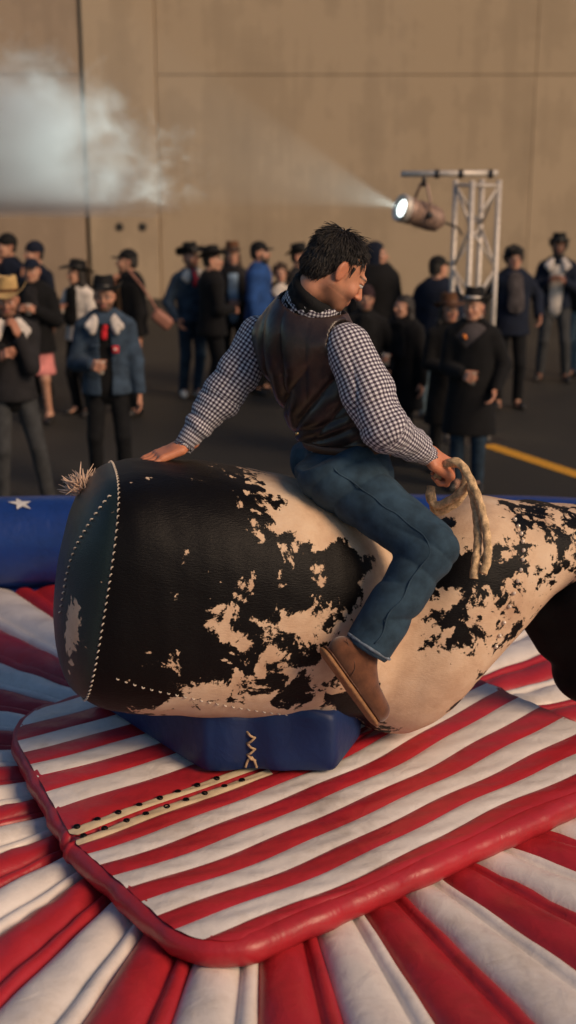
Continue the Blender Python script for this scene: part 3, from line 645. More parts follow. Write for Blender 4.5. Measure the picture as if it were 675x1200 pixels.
ad = N.new('ShaderNodeMath'); ad.operation = 'ADD'; L.new(fx.outputs[0], ad.inputs[0]); L.new(fz.outputs[0], ad.inputs[1])
ad2 = N.new('ShaderNodeMath'); ad2.operation = 'ADD'; L.new(ad.outputs[0], ad2.inputs[0]); L.new(nA.outputs[0], ad2.inputs[1])
dm = N.new('ShaderNodeMapRange'); L.new(ad2.outputs[0], dm.inputs[0]); dm.inputs[1].default_value = .47; dm.inputs[2].default_value = .63; dm.inputs[3].default_value = 0; dm.inputs[4].default_value = 1.1
ad3 = N.new('ShaderNodeMath'); ad3.operation = 'ADD'; L.new(dm.outputs[0], ad3.inputs[0]); ad3.inputs[1].default_value = .010
L.new(ad3.outputs[0], vs.inputs['Density']); L.new(vs.outputs[0], out.inputs['Volume'])
SMO = A3(0, 11.4, 2.31)
smo = mesh('smoke', *box((-1.95, 0, 1.15), (3.0, 1.1, 1.15)), sm, None, smooth=False); smo.location = SMO; smo['kind'] = 'stuff'
smo['label'] = 'pale smoke drifting through the spotlight beam in front of the wall'; smo['category'] = 'smoke'

# ------------------------------------------------------------------ people: builders
def rotm(ax_, a_): return np.array(Matrix.Rotation(a_, 3, ax_))
def hand(curl=(.35, .45, .3), spread=.06, thumb=(.5, .75, -.25), vox=.0045, s=1.0, thumb_curl=.3):
    h = Solid(vox, .008)
    h.bx((.05, -.002, 0), (.046, .040, .0135), rnd=.012).rc((-.03, 0, 0), (.02, 0, 0), .026, .027, flat=((0, 0, 1), .75), k=.02)
    for i, (y, L_) in enumerate(((.031, .92), (.0105, 1.02), (-.0105, .95), (-.031, .74))):
        p = A3(.088 - .004 * abs(i - 1.2), y, .002); a_ = 0; sp_ = spread * (1.5 - i); c_ = curl[i] if isinstance(curl[0], (list, tuple)) else curl
        for j, (l, r0, r1) in enumerate(((.043, .0098, .0088), (.027, .0088, .0082), (.021, .0080, .0066))):
            a_ += c_[j]; q = p + l * L_ * A3(math.cos(a_) * math.cos(sp_), math.sin(sp_) * math.cos(a_), -math.sin(a_)); h.rc(p, q, r0, r1, k=.004); p = q
    t0 = A3(.018, .032, -.006); d_ = unit(thumb); t1 = t0 + d_ * .046; d2 = unit(d_ + A3(thumb_curl, 0, 0) + A3(0, 0, -.1)); t2 = t1 + d2 * .031; t3 = t2 + unit(d2 + A3(thumb_curl, -.1, 0)) * .024
    h.rc(t0, t1, .016, .0115, k=.012).rc(t1, t2, .0112, .0098, k=.004).rc(t2, t3, .0095, .0078, k=.004)
    v, f = h.mesh(); return v * s, f
HANDS = {'relax': hand(((.25, .4, .25), (.3, .45, .3), (.38, .5, .3), (.45, .55, .35)), .03), 'grip': hand(((.6, .8, .5), (.65, .85, .5), (.7, .9, .5), (.8, .9, .5)), .03, (.55, .45, -.7)),
         'fist': hand(((1.3, 1.5, .9), (1.35, 1.5, .9), (1.4, 1.5, .9), (1.45, 1.5, .9)), .01, (.75, .1, -.55), thumb_curl=.2)}
def place_hand(pose, wrist, xdir, dorsal, right, s=1.0, data=None):
    v, f = data if data is not None else HANDS[pose]; v = v * s
    X = unit(xdir); Z = unit(np.asarray(dorsal) - X * (np.asarray(dorsal) @ X)); Y = np.cross(Z, X)
    f = np.asarray(f)
    if not right: v = v * A3(1, -1, 1); f = f[:, ::-1]
    return v @ np.stack([X, Y, Z], 0) + np.asarray(wrist), f
def head_solid(vox, female=False, jaw=1.0, neck=True):
    h = Solid(vox, .02)
    h.el((0, .018, .036), (.076, .094, .084)).el((0, -.030, -.036), (.058 * jaw, .060, .074), k=.035).el((0, -.064, -.089), (.026 * jaw, .022, .020), k=.025)
    h.rc((.052 * jaw, .01, -.05), (.03, -.05, -.086), .018, .016, k=.03).rc((-.052 * jaw, .01, -.05), (-.03, -.05, -.086), .018, .016, k=.03)
    h.rc((-.034, -.080, .026), (.034, -.080, .026), .011, .011, k=.016)
    for s_ in (-1, 1):
        h.el((s_ * .039, -.064, -.026), (.022, .018, .02), k=.022); h.el((s_ * .031, -.099, .007), (.017, .015, .0105), k=.012, op='s')
        h.el((s_ * .031, -.079, .0135), (.0155, .0125, .006), k=.004); h.el((s_ * .031, -.0775, -.0005), (.014, .0115, .0045), k=.005)
    h.rc((0, -.088, .016), (0, -.113, -.024), .0075, .0115, k=.012).el((.011, -.101, -.028), (.0085, .010, .0075), k=.006).el((-.011, -.101, -.028), (.0085, .010, .0075), k=.006)
    h.rc((-.019, -.086, -.0535), (.019, -.086, -.0535), .0055, .0055, k=.008).rc((0, -.0925, -.0535), (0, -.0925, -.054), .006, .006, k=.009)
    h.rc((-.016, -.0855, -.0645), (.016, -.0855, -.0645), .007, .007, k=.008).rc((-.022, -.097, -.059), (.022, -.097, -.059), .0028, .0028, k=.004, op='s')
    for s_ in (-1, 1):
        rt = rotm('Z', s_ * -.35) @ rotm('X', -.15); h.el((s_ * .080, .014, .0), (.0095, .0195, .033), rot=rt, k=.008); h.el((s_ * .089, .008, .002), (.006, .011, .02), rot=rt, k=.006, op='s')
    h.rc((0, .022, -.05), (0, .038, -.165) if neck else (0, .032, -.085), .054, .060 if neck else .054, k=.03)
    return h.mesh()
HEADS = {}
def head_mesh(vox, female):
    k = (vox, female)
    if k not in HEADS: HEADS[k] = head_solid(vox, female, .9 if female else 1.0)
    return HEADS[k]
def head_color(v, skin, stubble=0.0, brow=(.03, .018, .012), lip=(.32, .10, .08)):
    c = np.tile(np.asarray(skin, float), (len(v), 1)); x, y, z = v.T; fr = y < -.045
    def mixc(m, col): 
        for i in range(3): c[:, i] = c[:, i] * (1 - m) + col[i] * m
    red = np.exp(-(((abs(x) - .04) / .022) ** 2 + ((z + .028) / .02) ** 2)) * fr * .35 + np.exp(-((x / .016) ** 2 + ((z + .026) / .014) ** 2)) * (y < -.09) * .35 + .35 * (abs(x) > .074) * (abs(z) < .04)
    mixc(np.clip(red, 0, 1), np.asarray(skin) * A3(1.05, .62, .55))
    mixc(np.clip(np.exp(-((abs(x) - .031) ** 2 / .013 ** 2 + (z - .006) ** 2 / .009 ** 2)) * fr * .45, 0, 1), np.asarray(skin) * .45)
    if stubble:
        m = stubble * np.clip((-.028 - z) / .02, 0, 1) * np.clip((-y + .045) / .03, 0, 1) * (z > -.125) * np.clip((abs(z + .059) - .0065) / .004 + (abs(x) > .024) * 2, 0, 1); mixc(np.clip(m, 0, 1), A3(*brow) * 1.4)
    mixc(((abs(z + .059) < .0105) & (abs(x) < .0235) & (y < -.082)).astype(float) * .85, A3(*lip))
    mixc(np.clip(1.2 - abs(z - .0315 - .004 * np.cos(abs(x) * 60)) / .0045, 0, 1) * ((abs(x) > .013) & (abs(x) < .052) & (y < -.05)) * .9, A3(*brow)); return c
ev, ef = lathe([(.0001, .0125), (.005, .0115), (.0065, .0107), (.0102, .0072), (.0125, 0), (.0102, -.0072), (.0001, -.0125)], 12)
ev = np.stack([ev[:, 0], -ev[:, 2], ev[:, 1]], 1)
EYE = mesh_data('eye', ev, ef, None, mats=[M['eye'], M['iris']], mi=[1] * 24 + [0] * (len(ef) - 24))
def xf(V, Rm, t): return np.asarray(V) @ np.asarray(Rm).T + np.asarray(t)
def cowboy_hat(brim=.175, crown=.115, curl=.055, dip=.02, pinch=1.0):
    """brim sheet and crown sheet; origin at the centre of the head opening, front is -Y"""
    seg = 56; V = []; F = []
    th_ = np.arange(seg) * 2 * math.pi / seg; cx, cy = .083, .101
    rows = []
    for r in np.linspace(1, 0, 9):                                   # underside then top of the brim, rim rounded
        rows.append((r, -.004))
    for r in np.linspace(0, 1, 9)[1:]: rows.append((r, 0.0))
    for r, dz in [(r, d_) for r, d_ in rows]: pass
    def brimpt(t_, r, dz):
        w = cx + (brim - .02 - cx) * r; l = cy + (brim + .02 - cy) * r; sd = abs(math.cos(t_)) ** 2.2
        return (w * math.cos(t_) * (1 - .10 * sd * r), l * math.sin(t_), curl * sd * r ** 1.7 - dip * abs(math.sin(t_)) ** 2 * r + dz)
    seq = [(r, -.0045) for r in np.linspace(0, 1, 8)] + [(1.01, -.002)] + [(r, .0) for r in np.linspace(1, 0, 8)]
    n0 = len(seq)
    for r, dz in seq: V += [brimpt(t_, r, dz) for t_ in th_]
    for q in np.linspace(0, 1, 8):
        sc_ = 1 - .12 * q ** 1.5
        for t_ in th_:
            fr = max(0, -math.sin(t_)) ** 2; V.append((cx * math.cos(t_) * sc_ * (1 - .22 * pinch * fr * q), cy * math.sin(t_) * sc_, crown * q * (1 - .04 * math.sin(t_) ** 2)))
    for q in np.linspace(.92, .02, 6):
        for t_ in th_:
            fr = max(0, -math.sin(t_)) ** 2; sc_ = .88 * q; x_ = cx * math.cos(t_) * sc_ * (1 - .22 * pinch * fr); y_ = cy * math.sin(t_) * sc_
            rid = math.exp(-((abs(math.cos(t_)) * q - .75) / .3) ** 2); V.append((x_, y_, crown * (1 - .04 * math.sin(t_) ** 2) + .010 * (1 - q ** 4) * 1.2 - .030 * pinch * math.exp(-(x_ / .026) ** 2) * (1 - q ** 6)))
    rowsn = len(V) // seg
    for i in range(rowsn - 1):
        for j in range(seg): F.append((i * seg + j, (i + 1) * seg + j, (i + 1) * seg + (j + 1) % seg, i * seg + (j + 1) % seg))
    bandv = []
    for z, g_ in ((.001, .0015), (.004, .004), (.02, .004), (.024, .0015)):
        q = z / crown
        for t_ in th_: bandv.append(((cx + g_) * math.cos(t_) * (1 - .12 * q ** 1.5), (cy + g_) * math.sin(t_) * (1 - .12 * q ** 1.5), z))
    bf = [(i * seg + j, i * seg + (j + 1) % seg, (i + 1) * seg + (j + 1) % seg, (i + 1) * seg + j) for i in range(3) for j in range(seg)]
    return np.array(V), F, np.array(bandv), bf
def ik(a, b, l1, l2, pole):
    a, b = np.asarray(a, float), np.asarray(b, float); d = np.linalg.norm(b - a)
    if d > (l1 + l2) * .995: b = a + (b - a) / d * (l1 + l2) * .995; d = np.linalg.norm(b - a)
    u = (b - a) / d; x = (l1 * l1 - l2 * l2 + d * d) / (2 * d); h = math.sqrt(max(l1 * l1 - x * x, 0)); p = np.asarray(pole, float); p = unit(p - u * (p @ u))
    return a + u * x + p * h, b
POSE = {'down': ((.265, -.05, .80), 'relax', (1, .2, 0)), 'cup': ((.10, -.29, 1.13), 'grip', (.75, -.3, .35)), 'mouth': ((.05, -.17, 1.40), 'grip', (.5, -.6, .5)),
        'belly': ((.05, -.24, 1.08), 'grip', (.5, -.8, .3)), 'pocket': ((.225, -.12, .93), 'relax', (.8, .5, .3)), 'chest': ((.10, -.21, 1.24), 'grip', (.7, -.5, .4)), 'back': ((.25, .12, .86), 'relax', (1, .2, 0))}
SKIN = [(.50, .27, .18), (.40, .20, .13), (.46, .24, .165), (.20, .095, .06)]
NP = [0]
def person(label, px, top, Y, yaw, coat, legs, hat=None, hair=('short', 'hair_dark'), arms=('down', 'down'), coat_len=.88, female=False, skin=0, stubble=0., hyaw=0, hpitch=0,
           stance=((.11, .0), (-.11, .02)), shoe='shoe_black', extras=None, beard=None, vox=.014, bulk=1.0, skirt=None, lean=0.0, grp='onlookers standing in the yard'):
    """px, top: photo pixel of the head's axis and of the highest point; Y: distance found from the feet on the ground"""
    bulk *= 1.14; NP[0] += 1; seed = NP[0]; hat_h = {'cowboy': .075, 'cap': .02, 'beanie': .02, None: .015}[hat[0] if hat else None]
    w = on_y(px, top, Y); sc_ = w[2] / (1.75 + hat_h)
    t = thing('person', label, 'person', (w[0], Y, 0), R(yaw), grp); sk = SKIN[skin]
    put = lambda name, v, f, m, par=t, **k: mesh(name, np.asarray(v) * sc_, f, m, par, **k)
    sw = .150 if female else .168
    hipz, shz = .93, 1.395; hips = [A3(.085, 0, hipz), A3(-.085, 0, hipz)]; sh = [A3(sw, lean * .3, shz), A3(-sw, lean * .3, shz)]
    feet = [A3(stance[i][0], stance[i][1], .085 + (stance[i][2] if len(stance[i]) > 2 else 0)) for i in (0, 1)]; knees = [ik(hips[i], feet[i], .44, .42, (0.1 * (1 - 2 * i), -1, 0))[0] for i in (0, 1)]
    feet = [ik(hips[i], feet[i], .44, .42, (0, -1, 0))[1] for i in (0, 1)]
    el, wr, hp = [], [], []
    for i in (0, 1):
        s_ = 1 - 2 * i; a_ = arms[i] if not isinstance(arms[i], str) else POSE[arms[i]]
        tgt = A3(a_[0][0] * s_, a_[0][1], a_[0][2]); e_, w_ = ik(sh[i], tgt, .29, .265, (s_ * .55, .55, -.6)); el.append(e_); wr.append(w_); hp.append(a_)
    # body, one continuous figure (hands and head at finer grain, rooted in it)
    bd = Solid(.02, .05); Yv = (0, 1, 0)
    bd.rc((0, 0, .95), (0, 0, 1.12), .125, .11, flat=(Yv, .7)).rc((0, 0, 1.12), (0, 0, 1.36), .115, .135, flat=(Yv, .66)).rc((-.13, 0, 1.41), (.13, 0, 1.41), .05, .05).rc((0, .02, 1.40), (0, .01, 1.58), .055, .05)
    for i in (0, 1):
        bd.rc(sh[i], el[i], .042, .034).rc(el[i], wr[i], .034, .024).rc(hips[i], knees[i], .075, .05).rc(knees[i], feet[i], .048, .034).rc(feet[i], feet[i] + A3(0, -.12, -.05), .035, .025, flat=((0, 0, 1), .8))
    parts = [bd.mesh()]; cols = [np.tile(np.asarray(sk), (len(parts[0][0]), 1))]
    Rh = rotm('Z', R(hyaw)) @ rotm('X', R(hpitch)); hc = A3(0, -.02 + lean, 1.635)
    hv, hf = head_mesh(.005, female); cols.append(head_color(hv, sk, stubble)); parts.append((xf(hv, Rh, hc), hf)); hpos = []
    for i in (0, 1):
        s_ = 1 - 2 * i; xd = unit(wr[i] - el[i]); ds = A3(hp[i][2][0] * s_, hp[i][2][1], hp[i][2][2]); v, f = place_hand(hp[i][1], wr[i], xd, ds, i == 1, .97); parts.append((v, f)); cols.append(np.tile(np.asarray(sk) * A3(1.02, .92, .88), (len(v), 1)))
        Z = unit(ds - xd * (ds @ xd)); hpos.append(wr[i] + xd * .075 - Z * .043)
    v, f = join(parts); body_ = put('body', v, f, M['skin'], col=np.vstack(cols))
    for s_ in (-1, 1):
        o = link('eye', EYE, t); o.location = [float(q) for q in (xf(A3(s_ * .031, -.0795, .0065), Rh, hc) * sc_)]; o.scale = (sc_,) * 3; o.rotation_euler = (R(hpitch), 0, R(hyaw))
    # clothes
    def garment(name, sol, m, amp=.006, par=t, fr=16):
        v, f = sol.mesh()
        if amp: v = v + normals(v, f) * (amp * wob(v * A3(1, 1, .7), fr, seed * 13 + len(name)) + amp * .5 * wob(v, fr * 2.3, seed + 31))[:, None]
        return put(name, v, f, m, par)
    co = Solid(vox, .045); bk = bulk
    co.rc((0, 0, .99), (0, .0, 1.14), .150 * bk, .142 * bk, flat=(Yv, .74)).rc((0, 0, 1.14), (0, lean * .2, 1.35), .146 * bk, .165 * bk, flat=(Yv, .70)).rc((-sw + .04, lean * .3, 1.40), (sw - .04, lean * .3, 1.40), .058, .058).rc((-.10, .01, 1.41), (-.035, .015, 1.475), .05, .045).rc((.10, .01, 1.41), (.035, .015, 1.475), .05, .045)
    if coat_len < .95: co.rc((0, 0, 1.0), (0, .0, coat_len + .02), .150 * bk, (.165 + .07 * max(0, .9 - coat_len)) * bk, flat=(Yv, .78), k=.02)
    for i in (0, 1): co.rc(sh[i] + A3(0, 0, -.005), el[i], .066 * bk, .056 * bk, k=.035).rc(el[i], wr[i] - unit(wr[i] - el[i]) * .01, .056 * bk, .043 * bk, k=.025)
    co.bx((0, 0, coat_len - .3), (.6, .6, .3), k=.004, op='s')
    if extras and 'open' in extras:                                 # coat worn open over a shirt
        ow = extras['open'][0]; co.bx((0, -.19, 1.0), (ow, .13, .43), k=.01, op='s')
    if extras and 'vcut' in extras: co.bx((0, -.2, 1.44), (.075, .14, .12), rot=rotm('Y', R(45)), k=.01, op='s')
    co.rc((0, .02, 1.46), (0, .0, 1.62), .06, .075, k=.005, op='s')
    jk = garment('jacket' if coat_len > .8 else 'coat', co, M[coat], .007)
    if extras and ('open' in extras or 'vcut' in extras):
        m_ = extras.get('open', (0, None))[1] or extras['vcut']; s2 = Solid(vox, .03)
        s2.rc((0, 0, .93), (0, 0, 1.14), .137 * bk, .128 * bk, flat=(Yv, .74)).rc((0, 0, 1.14), (0, 0, 1.35), .13 * bk, .15 * bk, flat=(Yv, .68)).rc((-.09, 0, 1.42), (.09, 0, 1.42), .05, .05).rc((0, .02, 1.42), (0, .01, 1.50), .066, .062)
        garment('shirt', s2, M[m_], .004)
    if skirt:
        s2 = Solid(vox, .02); s2.rc((0, 0, .98), (0, 0, .50), .14, .21, flat=(Yv, .8)).bx((0, 0, .24), (.6, .6, .3), k=.003, op='s'); garment('skirt', s2, M[skirt], .012, fr=24)
    else:
        tr = Solid(vox, .03)
        tr.rc((-.05, 0, .95), (.05, 0, .95), .125, .125, flat=(Yv, .8))
        for i in (0, 1): tr.rc(hips[i], knees[i], .092, .066).rc(knees[i], feet[i] + A3(0, .005, -.02), .066, .056, k=.02)
        garment('trousers', tr, M[legs], .006, fr=24)
    for i in (0, 1):
        s_ = Solid(.010, .012); a_ = feet[i]; sd = unit(A3(.25 * (1 - 2 * i), -1, 0)); z0 = a_[2] - .085
        s_.rc(A3(a_[0], a_[1], z0 + .05) - sd * .035, A3(a_[0], a_[1], z0 + .045) + sd * .12, .042, .04, flat=((0, 0, 1), .85)).rc(a_, A3(a_[0], a_[1], z0 + .05), .045, .045).rc(A3(a_[0], a_[1], z0 + .03) + sd * .1, A3(a_[0], a_[1], z0 + .03) + sd * .16, .04, .032, flat=((0, 0, 1), .7))
        s_.bx(A3(a_[0], a_[1], z0 - .1) + sd * .05, (.3, .3, .1), k=.002, op='s'); garment('shoe', s_, M[shoe], 0)
    # hair, hat, beard
    if hair:
        hs = Solid(.007, .012); kind, hm = hair
        hs.el((0, .024, .040), (.083, .098, .090)).el((0, .05, -.02), (.072, .065, .07), k=.02)
        hs.bx((0, -.105, -.06), (.1, .09, .105), rnd=.02, k=.015, op='s').bx((0, -.11, -.02), (.2, .105, .06), rnd=.02, k=.012, op='s')
        if kind == 'long':
            for s_ in (-1, 1): hs.rc((s_ * .075, .03, .0), (s_ * .085, .03, -.12), .03, .035, k=.03).rc((s_ * .085, .03, -.12), (s_ * .09, .015, -.25), .035, .026, k=.03)
            hs.rc((0, .08, 0), (0, .10, -.22), .07, .06, flat=(Yv, .7), k=.03)
        elif kind == 'curly':
            rs = np.random.RandomState(seed)
            for _ in range(60):
                d_ = unit(A3(rs.randn(), rs.randn() + .5, rs.randn() * .8 + .4)); 
                if d_[1] < -.62 and d_[2] < .5: continue
                hs.el(A3(0, .02, .03) + d_ * A3(.095, .105, .10), (.026, .026, .026), k=.012)
        else: hs.bx((0, 0, -.125), (.2, .2, .06), k=.01, op='s')
        v, f = hs.mesh(); v = v + normals(v, f) * (.005 * wob(v, 110, seed))[:, None]; put('hair', xf(v, Rh, hc), f, M[hm])
    if beard:
        bs = Solid(.006, .012); bs.el((0, -.045, -.085), (.058, .052, .05)).rc((.062, -.005, -.02), (.045, -.05, -.08), .016, .022, k=.02).rc((-.062, -.005, -.02), (-.045, -.05, -.08), .016, .022, k=.02).rc((-.024, -.095, -.046), (.024, -.095, -.046), .008, .008)
        bs.rc((-.016, -.115, -.06), (.016, -.115, -.06), .010, .010, k=.006, op='s'); v, f = bs.mesh(); v = v + normals(v, f) * (.004 * wob(v, 140, seed))[:, None]; put('beard', xf(v, Rh, hc), f, M[beard])
    if hat:
        kind, hm = hat[:2]; o = None
        if kind == 'cowboy':
            hv_, hf_, bv, bf = cowboy_hat(*(hat[2] if len(hat) > 2 else ())); tl_ = rotm('X', R(-9)); pos = A3(0, .016, .066)
            o = put('hat', xf(xf(hv_ * 1.05, tl_, pos), Rh, hc), hf_, M[hm]); put('hat_band', xf(xf(bv * 1.05, tl_, pos), Rh, hc), bf, M[hat[3] if len(hat) > 3 else 'shoe_black'], o)
        elif kind == 'cap':
            cs = Solid(.006, .01); cs.el((0, .018, .055), (.086, .102, .088)).bx((0, 0, -.06), (.3, .3, .11), k=.003, op='s'); v, f = cs.mesh(); o = put('cap', xf(v, Rh, hc), f, M[hm])
            cs = Solid(.006, .006); cs.el((0, -.085, .056), (.076, .088, .009)).bx((0, .05, .05), (.2, .1, .1), k=.003, op='s'); v, f = cs.mesh(); v[:, 2] -= 2.2 * v[:, 0] ** 2; put('visor', xf(v, Rh, hc), f, M[hm], o)
        else:
            cs = Solid(.006, .012); cs.el((0, .018, .052), (.086, .104, .094)).rc((0, .02, .03), (0, .02, .05), .09, .09, flat=(Yv, 1.15)).bx((0, 0, -.085), (.3, .3, .105), k=.004, op='s'); v, f = cs.mesh(); v = v + normals(v, f) * (.003 * np.sin(np.arctan2(v[:, 1], v[:, 0]) * 40))[:, None]; put('beanie', xf(v, Rh, hc), f, M[hm])
    ex = extras or {}
    if 'collar' in ex:                                              # fleece collar with two wings
        cs = Solid(.010, .02); ring_ = [A3(.085 * math.sin(q), .03 - .075 * math.cos(q + math.pi) * 1.0, 1.475 - .02 * (math.cos(q) < 0)) for q in np.linspace(-2.3, 2.3, 9)]
        ring_ = [A3(.088 * math.sin(q), .012 + .082 * math.cos(q), 1.485 - .012 * abs(q)) for q in np.linspace(-2.5, 2.5, 11)]
        for p, q in zip(ring_[:-1], ring_[1:]): cs.rc(p, q, .032, .032)
        for s_ in (-1, 1): cs.rc((s_ * .070, -.055 * bk, 1.47), (s_ * .125, -.095 * bk, 1.415), .040, .034, flat=(Yv, .75), k=.02).rc((s_ * .074, -.080 * bk, 1.45), (s_ * .098, -.120 * bk, 1.375), .038, .028, flat=(Yv, .75), k=.02)
        garment('fleece_collar', cs, M[ex['collar']], .003, jk, 60)
    if 'bandana' in ex:
        cs = Solid(.008, .015); cs.rc((0, .01, 1.49), (0, .0, 1.47), .072, .078, flat=(Yv, 1.05)).rc((0, -.085, 1.465), (.01, -.125, 1.40), .03, .016).rc((0, -.09, 1.46), (-.004, -.135, 1.33), .02, .026, flat=(Yv, .5)); garment('bandana', cs, M[ex['bandana']], .004, t, 50)
    if 'scarf' in ex:
        cs = Solid(.012, .03); cs.rc((0, .0, 1.50), (0, -.01, 1.44), .085, .115, flat=(Yv, .95)).rc((.0, -.12, 1.42), (.01, -.16, 1.15), .085, .10, flat=(Yv, .4)); garment('scarf', cs, M[ex['scarf']], .008, t, 40)
    if 'glasses' in ex:
        pr = []
        for s_ in (-1, 1): pr.append(tube([A3(s_ * .031 + .021 * math.cos(q), -.099, .006 + .017 * math.sin(q)) for q in np.linspace(0, 2 * math.pi, 17)], .0022, 5)); pr.append(tube([(s_ * .052, -.097, .01), (s_ * .076, -.03, .012), (s_ * .08, .01, .01)], .002, 5))
        pr.append(tube([(-.011, -.1, .009), (.011, -.1, .009)], .0022, 5)); v, f = join(pr); put('glasses', xf(v, Rh, hc), f, M['glasses'])
    if 'hood' in ex:
        cs = Solid(.010, .02); cs.el((0, .025, .03), (.10, .115, .108)).rc((0, .03, -.06), (0, .02, -.15), .09, .11, k=.05).el((0, -.10, -.012), (.078, .10, .10), k=.012, op='s').bx((0, -.15, -.02), (.08, .1, .10), rnd=.03, k=.02, op='s'); v, f = cs.mesh(); put('hood', xf(v, Rh, hc), f, M[ex['hood']])
    if 'patch' in ex:
        q = ex['patch']; cs = Solid(.006, .004); cs.bx((.085, -.128 * bk, 1.235), (.028, .010, .03), rnd=.008); v, f = cs.mesh(); put('badge', v, f, M['red_bandana'], jk); cs = Solid(.005, .004); cs.bx((.085, -.139 * bk, 1.237), (.016, .004, .012), rnd=.004); v, f = cs.mesh(); put('badge_emblem', v, f, M['white_cloth'], jk)
        for s_ in (-1, 1): v, f = box((s_ * .085, -.117 * bk, 1.265), (.045, .006, .006)); put('pocket_flap', v, f, M[coat], jk)
    if 'flower' in ex:
        v, f = Solid(.005, .008).el((-.06, -.135, 1.40), (.018, .012, .018)).el((-.05, -.14, 1.385), (.014, .012, .014)).mesh(); put('flower', v, f, M['orange'], jk)
    if 'cup' in ex:
        i, cmn, lb_ = ex['cup']; p = t.matrix_basis @ Vector((hpos[i] * sc_).tolist()); v, f = lathe([(.001, -.05), (.027, -.05), (.036, .052), (.038, .055), (.035, .055), (.033, .03), (.001, .03)], 18)
        p = Matrix.Rotation(R(yaw), 3, 'Z') @ Vector((hpos[i] * sc_).tolist()) + Vector((w[0], Y, 0)); o = mesh('cup', v, f, M[cmn]); o.location = p; tag(o, lb_, 'cup', 'drinks held by onlookers')
    return t
M['orange'] = plain('orange', (.7, .2, .03), .7)

# ------------------------------------------------------------------ the crowd
CH = (.178, .100, .06, .02, 1.0)
person('man in tan straw hat and dark jacket raising a hand to his mouth', 6, 322, 9.97, 18, 'charcoal', 'dark_grey_jean', ('cowboy', 'straw', (.18, .11, .075, .03, 1.0), 'felt_brown'), arms=('mouth', 'chest'), extras={'collar': 'cream_wool', 'vcut': 'black_wool'}, stance=((.24, .0), (-.12, .05)), vox=.011, skin=1, stubble=.5, hyaw=-10, hpitch=8)
person('man in fleece-collared denim jacket, black hat and red neckerchief holding a cup', 121, 320, 10.48, 4, 'denim', 'black_jean', ('cowboy', 'felt_black', CH, 'shoe_black'), arms=('down', 'cup'), extras={'collar': 'cream_wool', 'open': (.045, 'black_wool'), 'bandana': 'red_bandana', 'patch': 1, 'glasses': 1, 'cup': (1, 'cup', 'paper cup held by the man in the denim jacket')}, coat_len=.86, vox=.010, bulk=1.12, stubble=.85, stance=((.13, 0), (-.12, .02)))
person('smiling man in long black coat and black hat with an orange flower on his lapel', 556, 334, 10.62, -12, 'black_wool', 'denim_dark', ('cowboy', 'felt_black', CH, 'steel'), arms=('pocket', 'belly'), coat_len=.52, extras={'vcut': 'grey_scarf', 'flower': 1, 'cup': (1, 'cup_clear', 'clear cup held by the man in the long black coat')}, vox=.011, bulk=1.12, hyaw=-12, stance=((.09, 0), (-.09, .02)))
person('woman in brown felt hat and black coat standing against the man in the long coat', 527, 341, 11.3, 8, 'black_wool', 'black_jean', ('cowboy', 'felt_brown', (.165, .10, .02, .025, .8), 'shoe_brown'), hair=('long', 'hair_dark'), arms=('down', 'belly'), coat_len=.50, female=True, skin=1, extras={'cup': (1, 'cup_clear', 'clear cup held by the woman in the brown hat')}, vox=.012, hyaw=10)
person('bespectacled man in plum beanie and black scarf standing next to the long-haired woman', 428, 334, 11.7, 6, 'black_wool', 'black_jean', ('beanie', 'beanie_plum'), extras={'scarf': 'black_wool', 'glasses': 1}, arms=('pocket', 'pocket'), stubble=.6, vox=.012)
person('long-haired woman in black holding out a cup and looking sideways', 474, 345, 11.8, -32, 'black_wool', 'black_jean', None, ('long', 'hair_dark'), arms=('down', 'cup'), coat_len=.55, female=True, bulk=1.15, hyaw=-22, extras={'scarf': 'black_wool', 'cup': (1, 'cup', 'pale cup held by the long-haired woman in black')}, vox=.012)
person('man in dark parka and pale jeans seen from behind, beside the truss', 514, 300, 13.6, 150, 'navy', 'denim_pale', ('cap', 'felt_black'), arms=('pocket', 'pocket'), coat_len=.8, bulk=1.2, hyaw=-30)
person('curly-haired woman wrapped in a grey scarf with a hand on her hip', 603, 288, 14.3, 2, 'navy', 'black_jean', ('beanie', 'felt_black'), ('curly', 'hair_dark'), arms=(((.30, -.02, 1.02), 'relax', (.6, .5, .3)), ((.33, .0, 1.05), 'relax', (.6, .5, .3))), coat_len=.82, female=True, extras={'scarf': 'grey_scarf', 'glasses': 1}, bulk=1.1)
person('man in fleece-collared blue jacket over a white shirt, holding his lapels', 656, 270, 16.1, -12, 'navy', 'dark_grey_jean', ('cowboy', 'felt_black', (.16, .09, .03, .02, .7)), hair=('curly', 'hair_dark'), arms=('chest', 'chest'), coat_len=.9, extras={'collar': 'cream_wool', 'open': (.085, 'white_cloth')}, skin=3, stance=((.17, 0), (-.15, .02)), beard='hair_dark')
person('onlooker in pale jeans and dark jacket walking out past the man in the white shirt', 690, 284, 16.4, -40, 'black_wool', 'denim_pale', ('cap', 'felt_black'), hair=('short', 'hair_dark'))
person('tall onlooker with hooded black parka standing behind the plum beanie', 441, 283, 13.9, 20, 'black_wool', 'black_jean', None, ('short', 'hair_dark'), extras={'hood': 'navy'}, bulk=1.3, hyaw=60)
person('onlooker in black hat whose face is turned sideways behind the rider', 350, 283, 15.6, 60, 'charcoal', 'black_jean', ('cowboy', 'felt_black', (.15, .10, .04, .02, 1.)), hyaw=10)
person('short brown-haired woman in a pale turtleneck and dark coat', 329, 309, 15.3, 0, 'dark_brown', 'black_jean', None, ('curly', 'hair_brown'), female=True, extras={'vcut': 'white_cloth'})
person('bearded man in royal blue jacket and dark cap turned to the side', 303, 283, 15.2, 72, 'royal_blue', 'black_jean', ('cap', 'felt_black'), beard='hair_dark', extras={'hood_down': 1}, hyaw=10, bulk=1.12, arms=('belly', 'down'))
